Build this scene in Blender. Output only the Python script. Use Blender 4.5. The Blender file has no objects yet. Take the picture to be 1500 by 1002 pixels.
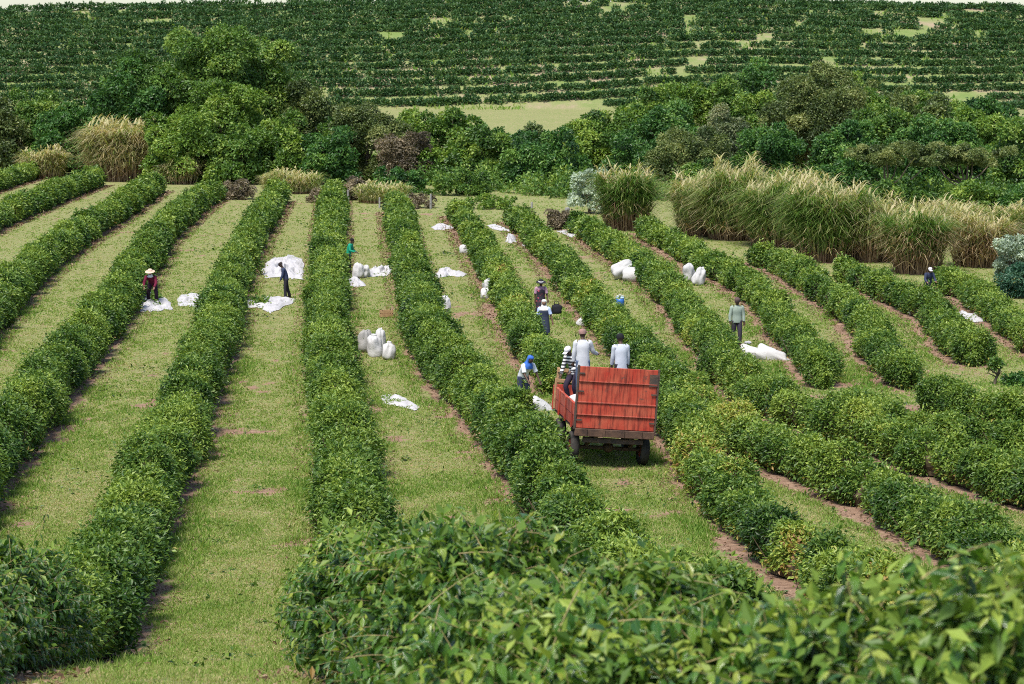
import bpy, bmesh, math, random
import numpy as np
from mathutils import Vector, Matrix
rad = math.radians
rng = np.random.default_rng(7)
random.seed(7)
scene = bpy.context.scene
COL = scene.collection

# ------------------------------------------------------------------ camera, world, sun, exposure
CAM_Z = 11.4
FPX = 85.0/36.0*1500.0
PITCH = math.atan((501-85)/FPX)
cam_d = bpy.data.cameras.new('camera')
cam = bpy.data.objects.new('camera', cam_d); COL.objects.link(cam)
cam.location = (0, 0, CAM_Z)
cam.rotation_euler = (math.pi/2-PITCH, 0, 0)
cam_d.sensor_width = 36; cam_d.lens = 85
cam_d.clip_start = 0.5; cam_d.clip_end = 6000
cam_d.dof.use_dof = True; cam_d.dof.focus_distance = 72; cam_d.dof.aperture_fstop = 4.6
scene.camera = cam

SUN_EL, SUN_AZ = 62.0, 208.0      # azimuth clockwise from +Y: behind the camera, to its left
world = bpy.data.worlds.new('World'); scene.world = world; world.use_nodes = True
wn = world.node_tree; wn.nodes.clear()
wo = wn.nodes.new('ShaderNodeOutputWorld'); wb = wn.nodes.new('ShaderNodeBackground'); ws = wn.nodes.new('ShaderNodeTexSky')
ws.sky_type = 'NISHITA'; ws.sun_disc = False
ws.sun_elevation = rad(SUN_EL); ws.sun_rotation = rad(SUN_AZ)
ws.air_density = 1.0; ws.dust_density = 1.2; ws.ozone_density = 1.0
wb.inputs['Strength'].default_value = 0.10
wn.links.new(ws.outputs[0], wb.inputs[0]); wn.links.new(wb.outputs[0], wo.inputs[0])
sd = bpy.data.lights.new('sun', 'SUN'); sd.energy = 2.8; sd.angle = rad(18); sd.color = (1.0, 0.95, 0.87)
sun = bpy.data.objects.new('sun', sd); COL.objects.link(sun)
_a = rad(SUN_AZ); _e = rad(SUN_EL)
_to = Vector((math.sin(_a)*math.cos(_e), math.cos(_a)*math.cos(_e), math.sin(_e)))
sun.rotation_euler = _to.to_track_quat('Z', 'Y').to_euler()
scene.view_settings.view_transform = 'Standard'; scene.view_settings.look = 'None'
scene.view_settings.exposure = 1.12; scene.view_settings.gamma = 1.0
scene.cycles.use_denoising = False; scene.cycles.filter_width = 1.0
scene.cycles.max_bounces = 6; scene.cycles.diffuse_bounces = 3; scene.cycles.glossy_bounces = 2
scene.cycles.transmission_bounces = 4; scene.cycles.transparent_max_bounces = 4

# ------------------------------------------------------------------ numpy noise
def _h(ix, iy, iz, seed):
    h = (ix.astype(np.uint32)*np.uint32(374761393) + iy.astype(np.uint32)*np.uint32(668265263)
         + iz.astype(np.uint32)*np.uint32(2246822519) + np.uint32((seed*3266489917) & 0xffffffff))
    h ^= h >> np.uint32(13); h *= np.uint32(1274126177); h ^= h >> np.uint32(16)
    return h.astype(np.float32)/np.float32(4294967295.0)*2-1

def vnoise(P, scale=1.0, seed=0):
    P = np.asarray(P, np.float32)/scale
    i = np.floor(P).astype(np.int64); f = (P-i).astype(np.float32); f = f*f*(3-2*f)
    x, y, z = i[:, 0], i[:, 1], i[:, 2]; fx, fy, fz = f[:, 0], f[:, 1], f[:, 2]
    out = 0
    for dx in (0, 1):
        wx = fx if dx else 1-fx
        for dy in (0, 1):
            wy = fy if dy else 1-fy
            for dz in (0, 1):
                wz = fz if dz else 1-fz
                out = out + wx*wy*wz*_h(x+dx, y+dy, z+dz, seed)
    return out

def sstep(a, b, x):
    t = np.clip((x-a)/(b-a), 0, 1); return t*t*(3-2*t)

# ------------------------------------------------------------------ terrain height
_ty = np.arange(-40, 80, 0.25)
_tz = np.interp(_ty, [-40, 0, 7.5, 9, 14, 20, 25, 30, 36, 42, 48, 56], [12, 9.0, 7.60, 7.42, 6.72, 5.68, 4.90, 3.66, 2.15, .95, .25, 0])
_k = np.hanning(33); _k /= _k.sum()
_tzs = np.convolve(np.pad(_tz, 16, 'edge'), _k, 'valid')
HILL0 = 400.0
def hill_shift(x):                       # contour of the far hill bends away on the right
    return 10*sstep(-8, 45, x) - 4*sstep(-60, -110, x)
def terrain(x, y):
    x = np.asarray(x, float); y = np.asarray(y, float)
    z = np.interp(y, _ty, _tzs, right=0.0)
    z = z + 3.0*sstep(235, HILL0, y)
    t = y-HILL0-0.35*hill_shift(x)
    tt = np.clip(t, 0, 56)
    rise = 0.41*tt-0.5*0.0026*tt*tt
    z = z+rise*(1-0.000009*np.clip(x-12, -160, 160)**2) - 0.10*np.clip(t-56, 0, 300) + 0.25*sstep(0, 30, t)*np.sin(x*0.05+1)
    z = z + 0.13*np.exp(-((x-1.7)/0.8)**2-((y-70.5)/4.0)**2)        # rut: the trailer stands tilted
    return z

CF = np.array([0, math.cos(PITCH), -math.sin(PITCH)]); CU = np.array([0, math.sin(PITCH), math.cos(PITCH)])
def ray(px, py):
    return CF + np.array([1, 0, 0])*(px-750)/FPX - CU*(py-501)/FPX
_D = np.concatenate([np.arange(4, 260, 0.25), np.arange(260, 620, 1.0)])
def at(px, py, h=0.0):
    """point on the ground (plus h) that pixel px,py of the photograph shows"""
    r = ray(px, py); r = r/r[1]
    x = r[0]*_D; z = CAM_Z+r[2]*_D
    g = z-terrain(x, _D)-h
    k = np.argmax(g < 0)
    a, b = _D[max(k-1, 0)], _D[k]
    for _ in range(20):
        m = (a+b)/2
        if CAM_Z+r[2]*m-terrain(r[0]*m, m)-h < 0: b = m
        else: a = m
    return np.array([r[0]*b, b, CAM_Z+r[2]*b-h])
def at_d(px, py, d):
    r = ray(px, py); r = r/r[1]
    return np.array([r[0]*d, d, CAM_Z+r[2]*d])
def project(P):
    q = np.asarray(P, float)-np.array([0, 0, CAM_Z])
    w = q@CF
    return np.stack([750+FPX*q[:, 0]/w, 501-FPX*(q@CU)/w, w], 1)

# ------------------------------------------------------------------ mesh helpers
def link(o, parent=None):
    COL.objects.link(o)
    if parent is not None: o.parent = parent
    return o
def tag(o, label=None, cat=None, group=None, kind=None):
    if label: o['label'] = label
    if cat: o['category'] = cat
    if group: o['group'] = group
    if kind: o['kind'] = kind
    return o
def empty(name, loc, rz=0.0, label=None, cat=None, group=None):
    o = bpy.data.objects.new(name, None); o.empty_display_size = 0.2
    o.location = tuple(float(v) for v in loc); o.rotation_euler = (0, 0, rz)
    link(o); return tag(o, label, cat, group)

def np_mesh(name, V, F, mat, parent=None, fattr=None, pattr=None, smooth=False):
    V = np.ascontiguousarray(V, np.float32).reshape(-1, 3); F = np.ascontiguousarray(F, np.int32)
    n, k = F.shape
    me = bpy.data.meshes.new(name)
    me.vertices.add(len(V)); me.vertices.foreach_set('co', V.ravel())
    me.loops.add(n*k); me.loops.foreach_set('vertex_index', F.ravel())
    me.polygons.add(n); me.polygons.foreach_set('loop_start', np.arange(0, n*k, k, dtype=np.int32))
    me.polygons.foreach_set('use_smooth', np.full(n, smooth))
    me.update(calc_edges=True)
    for nm, a in (fattr or {}).items():
        at_ = me.attributes.new(nm, 'FLOAT', 'FACE'); at_.data.foreach_set('value', np.ascontiguousarray(a, np.float32))
    for nm, a in (pattr or {}).items():
        at_ = me.attributes.new(nm, 'FLOAT', 'POINT'); at_.data.foreach_set('value', np.ascontiguousarray(a, np.float32))
    me.materials.append(mat)
    o = bpy.data.objects.new(name, me); return link(o, parent)

class MB:
    """collects shapes into one mesh"""
    def __init__(s): s.v = []; s.f = []
    def add(s, V, F):
        b = len(s.v); s.v += [tuple(map(float, p)) for p in V]; s.f += [tuple(int(i)+b for i in f) for f in F]; return s
    def box(s, c, d, rot=None, bev=0.0):
        bm = bmesh.new(); bmesh.ops.create_cube(bm, size=1.0)
        for v in bm.verts: v.co = Vector((v.co.x*d[0], v.co.y*d[1], v.co.z*d[2]))
        if bev > 0: bmesh.ops.bevel(bm, geom=list(bm.edges), offset=bev, segments=1, affect='EDGES')
        M = (rot if rot is not None else Matrix.Identity(3))
        bm.verts.index_update()
        V = [M@v.co+Vector(c) for v in bm.verts]; F = [[v.index for v in f.verts] for f in bm.faces]
        bm.free(); return s.add(V, F)
    def tube(s, pts, radii, n=8, ref=(1, 0, 0), cap=True, close=0.5):
        """radii: number or (across, deep) per point; across runs along ref"""
        P = [Vector(p) for p in pts]; V = []; F = []
        m = len(P)
        for i, p in enumerate(P):
            t = (P[min(i+1, m-1)]-P[max(i-1, 0)]).normalized()
            r_ = Vector(ref); a = r_-t*r_.dot(t)
            if a.length < 1e-3: a = Vector((0, 1, 0))-t*t.y
            if a.length < 1e-3: a = Vector((0, 0, 1))-t*t.z
            a.normalize(); b = t.cross(a)
            r = radii[i]; rx, ry = (r if isinstance(r, (tuple, list)) else (r, r))
            for k in range(n):
                w = 2*math.pi*k/n; V.append(p+a*(math.cos(w)*rx)+b*(math.sin(w)*ry))
        for i in range(m-1):
            for k in range(n):
                F.append((i*n+k, i*n+(k+1) % n, (i+1)*n+(k+1) % n, (i+1)*n+k))
        if cap:
            F.append(tuple(range(n-1, -1, -1))); F.append(tuple((m-1)*n+k for k in range(n)))
        return s.add(V, F)
    def ball(s, c, r, seg=12, rings=8, rot=None):
        r = r if isinstance(r, (tuple, list)) else (r, r, r)
        V = []; F = []
        M = rot if rot is not None else Matrix.Identity(3)
        for i in range(rings+1):
            th = math.pi*i/rings
            for k in range(seg):
                w = 2*math.pi*k/seg
                V.append(M@Vector((r[0]*math.sin(th)*math.cos(w), r[1]*math.sin(th)*math.sin(w), r[2]*math.cos(th)))+Vector(c))
        for i in range(rings):
            for k in range(seg): F.append((i*seg+k, (i+1)*seg+k, (i+1)*seg+(k+1) % seg, i*seg+(k+1) % seg))
        return s.add(V, F)
    def build(s, name, mat, parent=None, smooth=False):
        me = bpy.data.meshes.new(name); me.from_pydata(s.v, [], s.f); me.update()
        bm = bmesh.new(); bm.from_mesh(me); bmesh.ops.remove_doubles(bm, verts=bm.verts, dist=1e-5)
        bmesh.ops.recalc_face_normals(bm, faces=bm.faces); bm.to_mesh(me); bm.free()
        if smooth: me.polygons.foreach_set('use_smooth', [True]*len(me.polygons))
        me.materials.append(mat)
        return link(bpy.data.objects.new(name, me), parent)

# ------------------------------------------------------------------ materials
def new_mat(name):
    m = bpy.data.materials.new(name); m.use_nodes = True
    nt = m.node_tree; nt.nodes.clear()
    out = nt.nodes.new('ShaderNodeOutputMaterial')
    return m, nt, out
def N(nt, typ, **kw):
    n = nt.nodes.new(typ)
    for k, v in kw.items():
        if k in n.inputs: n.inputs[k].default_value = v
        else: setattr(n, k, v)
    return n
def ramp(nt, fac, stops):
    r = nt.nodes.new('ShaderNodeValToRGB'); e = r.color_ramp.elements
    while len(e) < len(stops): e.new(0.5)
    for el, (p, c) in zip(e, stops):
        el.position = p; el.color = (*c, 1) if len(c) == 3 else c
    nt.links.new(fac, r.inputs[0]); return r.outputs[0]
def mixc(nt, fac, a, b, typ='MIX'):
    n = nt.nodes.new('ShaderNodeMix'); n.data_type = 'RGBA'; n.blend_type = typ
    for s, i in ((fac, 0), (a, 6), (b, 7)):
        if hasattr(s, 'node'): nt.links.new(s, n.inputs[i])
        elif i == 0: n.inputs[0].default_value = s
        else: n.inputs[i].default_value = (*s, 1)
    return n.outputs[2]
def noise(nt, scale, detail=4, rough=0.55, vec=None, dist=0.0):
    n = N(nt, 'ShaderNodeTexNoise', Scale=scale, Detail=detail, Roughness=rough, Distortion=dist)
    if vec is None:
        g = nt.nodes.new('ShaderNodeNewGeometry'); vec = g.outputs['Position']
    nt.links.new(vec, n.inputs['Vector']); return n.outputs['Fac']
def attr(nt, name):
    a = nt.nodes.new('ShaderNodeAttribute'); a.attribute_name = name; return a.outputs['Fac']

def foliage_mat(name, stops, rough=0.45, spec=0.35, trans=0.3, fine=False):
    m, nt, out = new_mat(name)
    col = ramp(nt, attr(nt, 'tint'), stops)
    p = N(nt, 'ShaderNodeBsdfPrincipled', Roughness=rough); p.inputs['Specular IOR Level'].default_value = spec
    if fine:        # midrib and side veins
        u, v = attr(nt, 'leafu'), attr(nt, 'leafv')
        mu = N(nt, 'ShaderNodeMath', operation='MULTIPLY'); mu.inputs[1].default_value = 0.9; nt.links.new(u, mu.inputs[0])
        sub = N(nt, 'ShaderNodeMath', operation='SUBTRACT'); nt.links.new(v, sub.inputs[0]); nt.links.new(mu.outputs[0], sub.inputs[1])
        s2 = N(nt, 'ShaderNodeMath', operation='MULTIPLY'); s2.inputs[1].default_value = 50; nt.links.new(sub.outputs[0], s2.inputs[0])
        sn = N(nt, 'ShaderNodeMath', operation='SINE'); nt.links.new(s2.outputs[0], sn.inputs[0])
        rib = ramp(nt, u, [(0, (1, 1, 1)), (0.06, (0.3, 0.3, 0.3)), (0.12, (0, 0, 0))])
        col = mixc(nt, 0.3, col, mixc(nt, rib, col, (0.2, 0.3, 0.07)))
        bp = N(nt, 'ShaderNodeBump', Strength=0.5, Distance=0.004); nt.links.new(sn.outputs[0], bp.inputs['Height'])
        nt.links.new(bp.outputs[0], p.inputs['Normal'])
    nt.links.new(col, p.inputs['Base Color'])
    t = N(nt, 'ShaderNodeBsdfTranslucent')
    nt.links.new(mixc(nt, 1.0, col, (1.5, 1.5, 0.7), 'MULTIPLY'), t.inputs[0])
    mx = N(nt, 'ShaderNodeMixShader'); mx.inputs[0].default_value = trans
    nt.links.new(p.outputs[0], mx.inputs[1]); nt.links.new(t.outputs[0], mx.inputs[2]); nt.links.new(mx.outputs[0], out.inputs[0])
    return m

def plain_mat(name, c, c2=None, scale=8.0, rough=0.8, spec=0.3, bump=0.0, bscale=40, metal=0.0, obj=True):
    m, nt, out = new_mat(name)
    p = N(nt, 'ShaderNodeBsdfPrincipled', Roughness=rough, Metallic=metal); p.inputs['Specular IOR Level'].default_value = spec
    tc = nt.nodes.new('ShaderNodeTexCoord'); vec = tc.outputs['Object']
    f = noise(nt, scale, 5, 0.6, vec)
    r = ramp(nt, f, [(0.35, c), (0.65, c2 or c)])
    nt.links.new(r, p.inputs['Base Color'])
    if bump:
        b = N(nt, 'ShaderNodeBump', Strength=bump, Distance=0.02); nt.links.new(noise(nt, bscale, 4, 0.6, vec), b.inputs['Height'])
        nt.links.new(b.outputs[0], p.inputs['Normal'])
    nt.links.new(p.outputs[0], out.inputs[0]); return m

COFFEE = [(0.0, (0.012, 0.034, 0.008)), (0.28, (0.042, 0.102, 0.015)), (0.56, (0.124, 0.204, 0.030)), (0.80, (0.27, 0.35, 0.06)), (0.92, (0.40, 0.35, 0.08)), (1.0, (0.27, 0.14, 0.06))]
M_coffee = foliage_mat('coffee_foliage', COFFEE, 0.45, 0.35, 0.30)
COFFEE_NEAR = [(0.0, (0.010, 0.038, 0.007)), (0.32, (0.036, 0.110, 0.013)), (0.62, (0.095, 0.205, 0.024)), (0.84, (0.27, 0.37, 0.05)), (1.0, (0.42, 0.40, 0.08))]
M_coffee_near = foliage_mat('coffee_leaf', COFFEE_NEAR, 0.26, 0.6, 0.28, fine=True)
M_hill = foliage_mat('hill_coffee_foliage', [(0, (0.016, 0.046, 0.017)), (0.4, (0.048, 0.114, 0.036)), (0.75, (0.11, 0.19, 0.058)), (1, (0.22, 0.28, 0.11))], 0.5, 0.3, 0.24)
M_tree = {
 'dark': foliage_mat('dark_tree_foliage', [(0, (0.017, 0.054, 0.014)), (0.5, (0.059, 0.153, 0.031)), (1, (0.189, 0.307, 0.065))]),
 'mid': foliage_mat('mid_tree_foliage', [(0, (0.024, 0.063, 0.013)), (0.5, (0.092, 0.184, 0.030)), (1, (0.270, 0.356, 0.070))]),
 'bright': foliage_mat('bright_tree_foliage', [(0, (0.034, 0.085, 0.012)), (0.5, (0.12, 0.215, 0.03)), (1, (0.3, 0.38, 0.07))]),
 'olive': foliage_mat('olive_tree_foliage', [(0, (0.034, 0.058, 0.018)), (0.5, (0.115, 0.16, 0.046)), (1, (0.29, 0.31, 0.11))]),
 'grey': foliage_mat('grey_tree_foliage', [(0, (0.045, 0.07, 0.03)), (0.5, (0.13, 0.17, 0.075)), (1, (0.3, 0.3, 0.16))]),
 'silver': foliage_mat('silver_shrub_foliage', [(0, (0.130, 0.182, 0.130)), (0.5, (0.312, 0.390, 0.299)), (1, (0.598, 0.650, 0.546))]),
 'dry': foliage_mat('dry_bush_foliage', [(0, (0.06, 0.05, 0.035)), (0.5, (0.165, 0.135, 0.085)), (1, (0.32, 0.26, 0.18))]),
 'blue': foliage_mat('bluish_shrub_foliage', [(0, (0.015, 0.05, 0.028)), (0.5, (0.035, 0.11, 0.06)), (1, (0.1, 0.19, 0.12))]),
}
M_cane = foliage_mat('tall_grass_blades', [(0, (0.06, 0.14, 0.02)), (0.3, (0.13, 0.21, 0.045)), (0.55, (0.29, 0.31, 0.12)), (0.8, (0.50, 0.43, 0.26)), (0.90, (0.36, 0.25, 0.15)), (1, (0.12, 0.07, 0.045))], 0.6, 0.2, 0.35)
M_grass = foliage_mat('short_grass_blades', [(0, (0.085, 0.195, 0.024)), (0.35, (0.20, 0.305, 0.055)), (0.65, (0.34, 0.37, 0.14)), (0.85, (0.47, 0.42, 0.22)), (1, (0.44, 0.31, 0.19))], 0.65, 0.2, 0.42)
M_bark = plain_mat('bark', (0.10, 0.075, 0.05), (0.20, 0.16, 0.12), 6, 0.9, 0.1, 0.6)
M_twig = plain_mat('coffee_twigs', (0.10, 0.075, 0.045), (0.05, 0.04, 0.025), 5, 0.9, 0.1, 0.5)
M_stem = plain_mat('green_stems', (0.34, 0.30, 0.11), (0.24, 0.18, 0.09), 14, 0.6, 0.3)

# ground: short grass, straw, bare earth along the hedges, worn wheel tracks
def ground_mat():
    m, nt, out = new_mat('field_ground')
    p = N(nt, 'ShaderNodeBsdfPrincipled', Roughness=0.95); p.inputs['Specular IOR Level'].default_value = 0.1
    n_big = noise(nt, 0.22, 4, 0.6); n_mid = noise(nt, 1.9, 8, 0.72); n_fine = noise(nt, 9, 6, 0.75); n_f2 = noise(nt, 5.0, 5, 0.75)
    g = ramp(nt, n_mid, [(0.30, (0.125, 0.185, 0.040)), (0.46, (0.190, 0.225, 0.070)), (0.58, (0.260, 0.245, 0.110)), (0.70, (0.33, 0.245, 0.150))])
    lush = ramp(nt, n_big, [(0.35, (1, 1, 1)), (0.55, (0, 0, 0))])
    g = mixc(nt, mixc(nt, 0.22, (0, 0, 0), lush), g, (0.126, 0.185, 0.037))
    g = mixc(nt, ramp(nt, n_f2, [(0.5, (0, 0, 0)), (0.66, (1, 1, 1))]), g, (0.35, 0.265, 0.17))
    g = mixc(nt, ramp(nt, n_fine, [(0.52, (0, 0, 0)), (0.72, (0.8, 0.8, 0.8))]), g, (0.085, 0.115, 0.034))
    soil = ramp(nt, noise(nt, 3.0, 6, 0.7), [(0.3, (0.17, 0.10, 0.066)), (0.55, (0.30, 0.195, 0.135)), (0.75, (0.37, 0.265, 0.19))])
    rd = attr(nt, 'soil')
    ad = N(nt, 'ShaderNodeMath', operation='MULTIPLY_ADD'); ad.inputs[1].default_value = 1.5; ad.inputs[2].default_value = -0.75
    nt.links.new(n_mid, ad.inputs[0])
    sm = N(nt, 'ShaderNodeMath', operation='ADD'); nt.links.new(rd, sm.inputs[0]); nt.links.new(ad.outputs[0], sm.inputs[1])
    fac = ramp(nt, sm.outputs[0], [(0.42, (0, 0, 0)), (0.62, (1, 1, 1))])
    base = mixc(nt, fac, g, soil)
    # far hill: pale earth and weeds between the rows
    hs = ramp(nt, noise(nt, 0.16, 6, 0.7), [(0.40, (0.15, 0.205, 0.062)), (0.52, (0.21, 0.23, 0.095)), (0.62, (0.29, 0.235, 0.15)), (0.72, (0.34, 0.25, 0.18))])
    base = mixc(nt, attr(nt, 'hill'), base, hs)
    nt.links.new(base, p.inputs['Base Color'])
    b = N(nt, 'ShaderNodeBump', Strength=0.7, Distance=0.06); nt.links.new(n_fine, b.inputs['Height'])
    b2 = N(nt, 'ShaderNodeBump', Strength=0.6, Distance=0.25); nt.links.new(n_mid, b2.inputs['Height']); nt.links.new(b2.outputs[0], b.inputs['Normal'])
    nt.links.new(b.outputs[0], p.inputs['Normal']); nt.links.new(p.outputs[0], out.inputs[0])
    return m
M_ground = ground_mat()

# ------------------------------------------------------------------ the coffee rows: paths read off the photograph, set on the ground
MIDH = 0.85
def path(px, extra=(), step=0.5):
    pts = [at(x, y, MIDH)[:2] for x, y in px] + [np.array(e, float) for e in extra]
    P = np.array(pts)
    s = np.concatenate([[0], np.cumsum(np.linalg.norm(np.diff(P, axis=0), axis=1))])
    q = np.arange(0, s[-1], step)
    X = np.interp(q, s, P[:, 0]); Y = np.interp(q, s, P[:, 1])
    k = np.hanning(27); k /= k.sum()
    def smooth(a):
        pad = 13
        ap = np.concatenate([2*a[0]-a[pad:0:-1], a, 2*a[-1]-a[-2:-pad-2:-1]])
        return np.convolve(ap, k, 'valid')
    if len(q) > 30: X, Y = smooth(X), smooth(Y)
    return np.stack([X, Y], 1)

ROWS = [  # label, pixel path far to near, extra ground points, width, height, fullness, yellowing
 ('coffee hedge at the far upper left corner of the field, beside pale cane grass', [(52, 247), (-30, 272)], [(-52, 175)], 2.0, 1.7, 1.0, 0.0),
 ('coffee hedge second from the upper left corner, leaving the picture at its left edge', [(143, 258), (70, 285), (0, 313), (-70, 345)], [], 2.0, 1.8, 1.0, 0.0),
 ('coffee hedge starting beside the big straw clump and running off the left edge', [(230, 266), (170, 305), (115, 337), (60, 375), (0, 430), (-60, 500)], [(-21.5, 70)], 2.0, 1.8, 1.0, 0.05),
 ('long coffee hedge left of the person in maroon bending over a cloth', [(312, 277), (272, 305), (235, 337), (172, 434), (87, 538), (0, 640)], [(-13.2, 55)], 2.0, 1.8, 1.0, 0.1),
 ('long coffee hedge between the maroon and the navy workers, reaching the lower left corner', [(408, 280), (370, 336), (334, 417), (311, 501), (267, 611), (207, 725)], [(-8.2, 48), (-7.4, 40), (-6.7, 32), (-6.05, 25), (-5.5, 17)], 1.95, 1.8, 1.0, 0.05),
 ('long central coffee hedge beside the worker in green, swelling into the near leafy foreground', [(488, 280), (482, 360), (480, 450), (482, 500), (500, 600), (512, 700), (515, 780)], [(-3.1, 46), (-2.6, 40), (-1.85, 30), (-0.65, 20), (0.5, 14), (1.45, 11.2), (2.3, 9.6), (3.3, 8.5)], 1.95, 1.8, 1.0, 0.08),
 ('coffee hedge right of the three standing sacks, ending in front of the red trailer', [(580, 295), (588, 334), (606, 400), (622, 467), (648, 520), (688, 556), (742, 614), (777, 660), (800, 705), (835, 752)], [(2.3, 45), (3.2, 34)], 1.95, 1.8, 1.0, 0.02),
 ('patchy coffee hedge left of the two women, ending ahead of the red trailer', [(668, 300), (703, 350), (722, 385), (741, 420), (758, 460), (775, 490), (798, 516), (812, 545)], [], 1.7, 1.65, 0.92, 0.45),
 ('coffee hedge running behind the trailer workers and on to the lower right', [(752, 308), (790, 345), (825, 380), (845, 408), (868, 436), (905, 470), (935, 502), (965, 538), (992, 574), (1060, 612), (1130, 640), (1200, 665), (1260, 690), (1320, 715), (1370, 740), (1420, 770), (1475, 812)], [(10.6, 44)], 1.75, 1.55, 0.92, 0.35),
 ('yellowing coffee hedge beside the right wheel of the red trailer', [(992, 592), (1008, 625), (1034, 660), (1060, 690), (1080, 718), (1102, 740), (1130, 764), (1165, 785)], [(7.2, 44)], 1.6, 1.5, 0.88, 0.8),
 ('coffee hedge left of the man in the grey green shirt, bending off to the right', [(843, 315), (875, 340), (905, 358), (945, 385), (980, 412), (1000, 440), (1020, 462), (1045, 492), (1062, 514), (1082, 545), (1110, 566), (1150, 580), (1200, 598), (1260, 614), (1320, 634), (1380, 655), (1440, 675), (1510, 702)], [(17, 55)], 1.7, 1.5, 0.9, 0.3),
 ('coffee hedge behind the man in the grey green shirt, up to the cane grass', [(940, 324), (980, 346), (1010, 362), (1040, 380), (1070, 392), (1100, 408), (1122, 428), (1140, 452), (1154, 470), (1172, 494), (1188, 516), (1212, 536)], [], 1.7, 1.5, 0.92, 0.15),
 ('coffee hedge piece with low bushes, running off the right edge below the bare soil', [(1246, 566), (1285, 584), (1310, 600), (1350, 610), (1400, 618), (1440, 624), (1520, 640)], [], 1.6, 1.35, 0.85, 0.3),
 ('coffee hedge from the bright green cane down to the bare brown soil patch', [(1108, 364), (1140, 375), (1170, 392), (1200, 410), (1234, 430), (1254, 446), (1270, 472), (1288, 494), (1300, 510), (1338, 538)], [], 1.7, 1.5, 0.9, 0.25),
 ('short dark coffee hedge right of the bare brown soil patch', [(1358, 562), (1400, 574), (1440, 582), (1520, 596)], [], 1.7, 1.5, 0.95, 0.05),
 ('coffee hedge hiding the worker in the white cap, its near end dry and bare', [(1238, 388), (1266, 400), (1296, 413), (1320, 424), (1342, 432), (1360, 440), (1374, 456), (1390, 476), (1408, 490), (1426, 506)], [], 1.7, 1.55, 0.92, 0.25),
 ('coffee hedge farthest right, behind the white cloth strip', [(1378, 394), (1402, 408), (1430, 422), (1452, 438), (1476, 454), (1500, 472), (1540, 500)], [], 1.7, 1.55, 0.95, 0.25),
]
for i, r in enumerate(ROWS): ROWS[i] = r+(path(r[1], r[2]),)
ROWPATHS = [r[-1] for r in ROWS]
TRAILER = at(940, 681)

def bare_spots(P):
    a = vnoise(P*[1, 1, 0], 1.5, 61)+.6*vnoise(P*[1, 1, 0], .6, 62)
    return sstep(.62, .92, a)*(.5+.5*sstep(-.3, .3, vnoise(P*[1, 1, 0], 9, 63)))
# ------------------------------------------------------------------ the ground sheet
def build_ground():
    xs = np.unique(np.concatenate([np.arange(-56, 40, 0.5), np.arange(-240, 241, 6), [-3000, -1500, -800, -450, 450, 800, 1500, 3000]]))
    ys = np.unique(np.concatenate([np.arange(2, 90, 0.5), np.arange(90, 240, 1.0), np.arange(240, 560, 4), [-3000, -1000, -300, -120, -60, -30, -15, -5, 600, 700, 900, 1500, 3000, 5000]]))
    X, Y = np.meshgrid(xs, ys); nx, ny = len(xs), len(ys)
    Z = terrain(X, Y)
    P = np.stack([X.ravel(), Y.ravel(), Z.ravel()], 1)
    near = (np.abs(P[:, 0]+8) < 50) & (P[:, 1] > 0) & (P[:, 1] < 240)
    soil = np.zeros(len(P)); idx = np.where(near)[0]; Q = P[idx, :2]
    best = np.full(len(Q), 9.0)
    for pth in ROWPATHS:
        for k in range(0, len(pth)-2, 2):
            d = np.hypot(Q[:, 0]-pth[k, 0], (Q[:, 1]-pth[k, 1]))
            side = Q[:, 0]-pth[k, 0]
            best = np.minimum(best, d)
    soil[idx] = 1.0-sstep(0.70, 1.35, best)
    bare = at(1325, 560); tr = at(890, 700); br2 = at(1290, 740)
    for c, rx, ry, a in ((bare, 1.2, 4.5, 1.0), (br2, .9, 3, .7), (at(700, 460), 0.9, 6, .55), (at(1010, 480), .7, 5, .5), (at(1420, 545), 2, 3, .5)):
        soil = np.maximum(soil, a*np.exp(-((P[:, 0]-c[0])/rx)**2-((P[:, 1]-c[1])/ry)**2))
    soil = np.where(near, np.maximum(soil, .9*bare_spots(P)), soil)
    hill = sstep(HILL0-6, HILL0+6, P[:, 1])
    i = np.arange(nx-1); j = np.arange(ny-1); I, J = np.meshgrid(i, j); b = (J*nx+I).ravel()
    F = np.stack([b, b+1, b+nx+1, b+nx], 1)
    o = np_mesh('ground', P, F, M_ground, pattr={'soil': soil, 'hill': hill}, smooth=True)
    tag(o, 'grassy plantation ground with bare earth along the hedges', 'ground', kind='structure')
build_ground()

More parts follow.
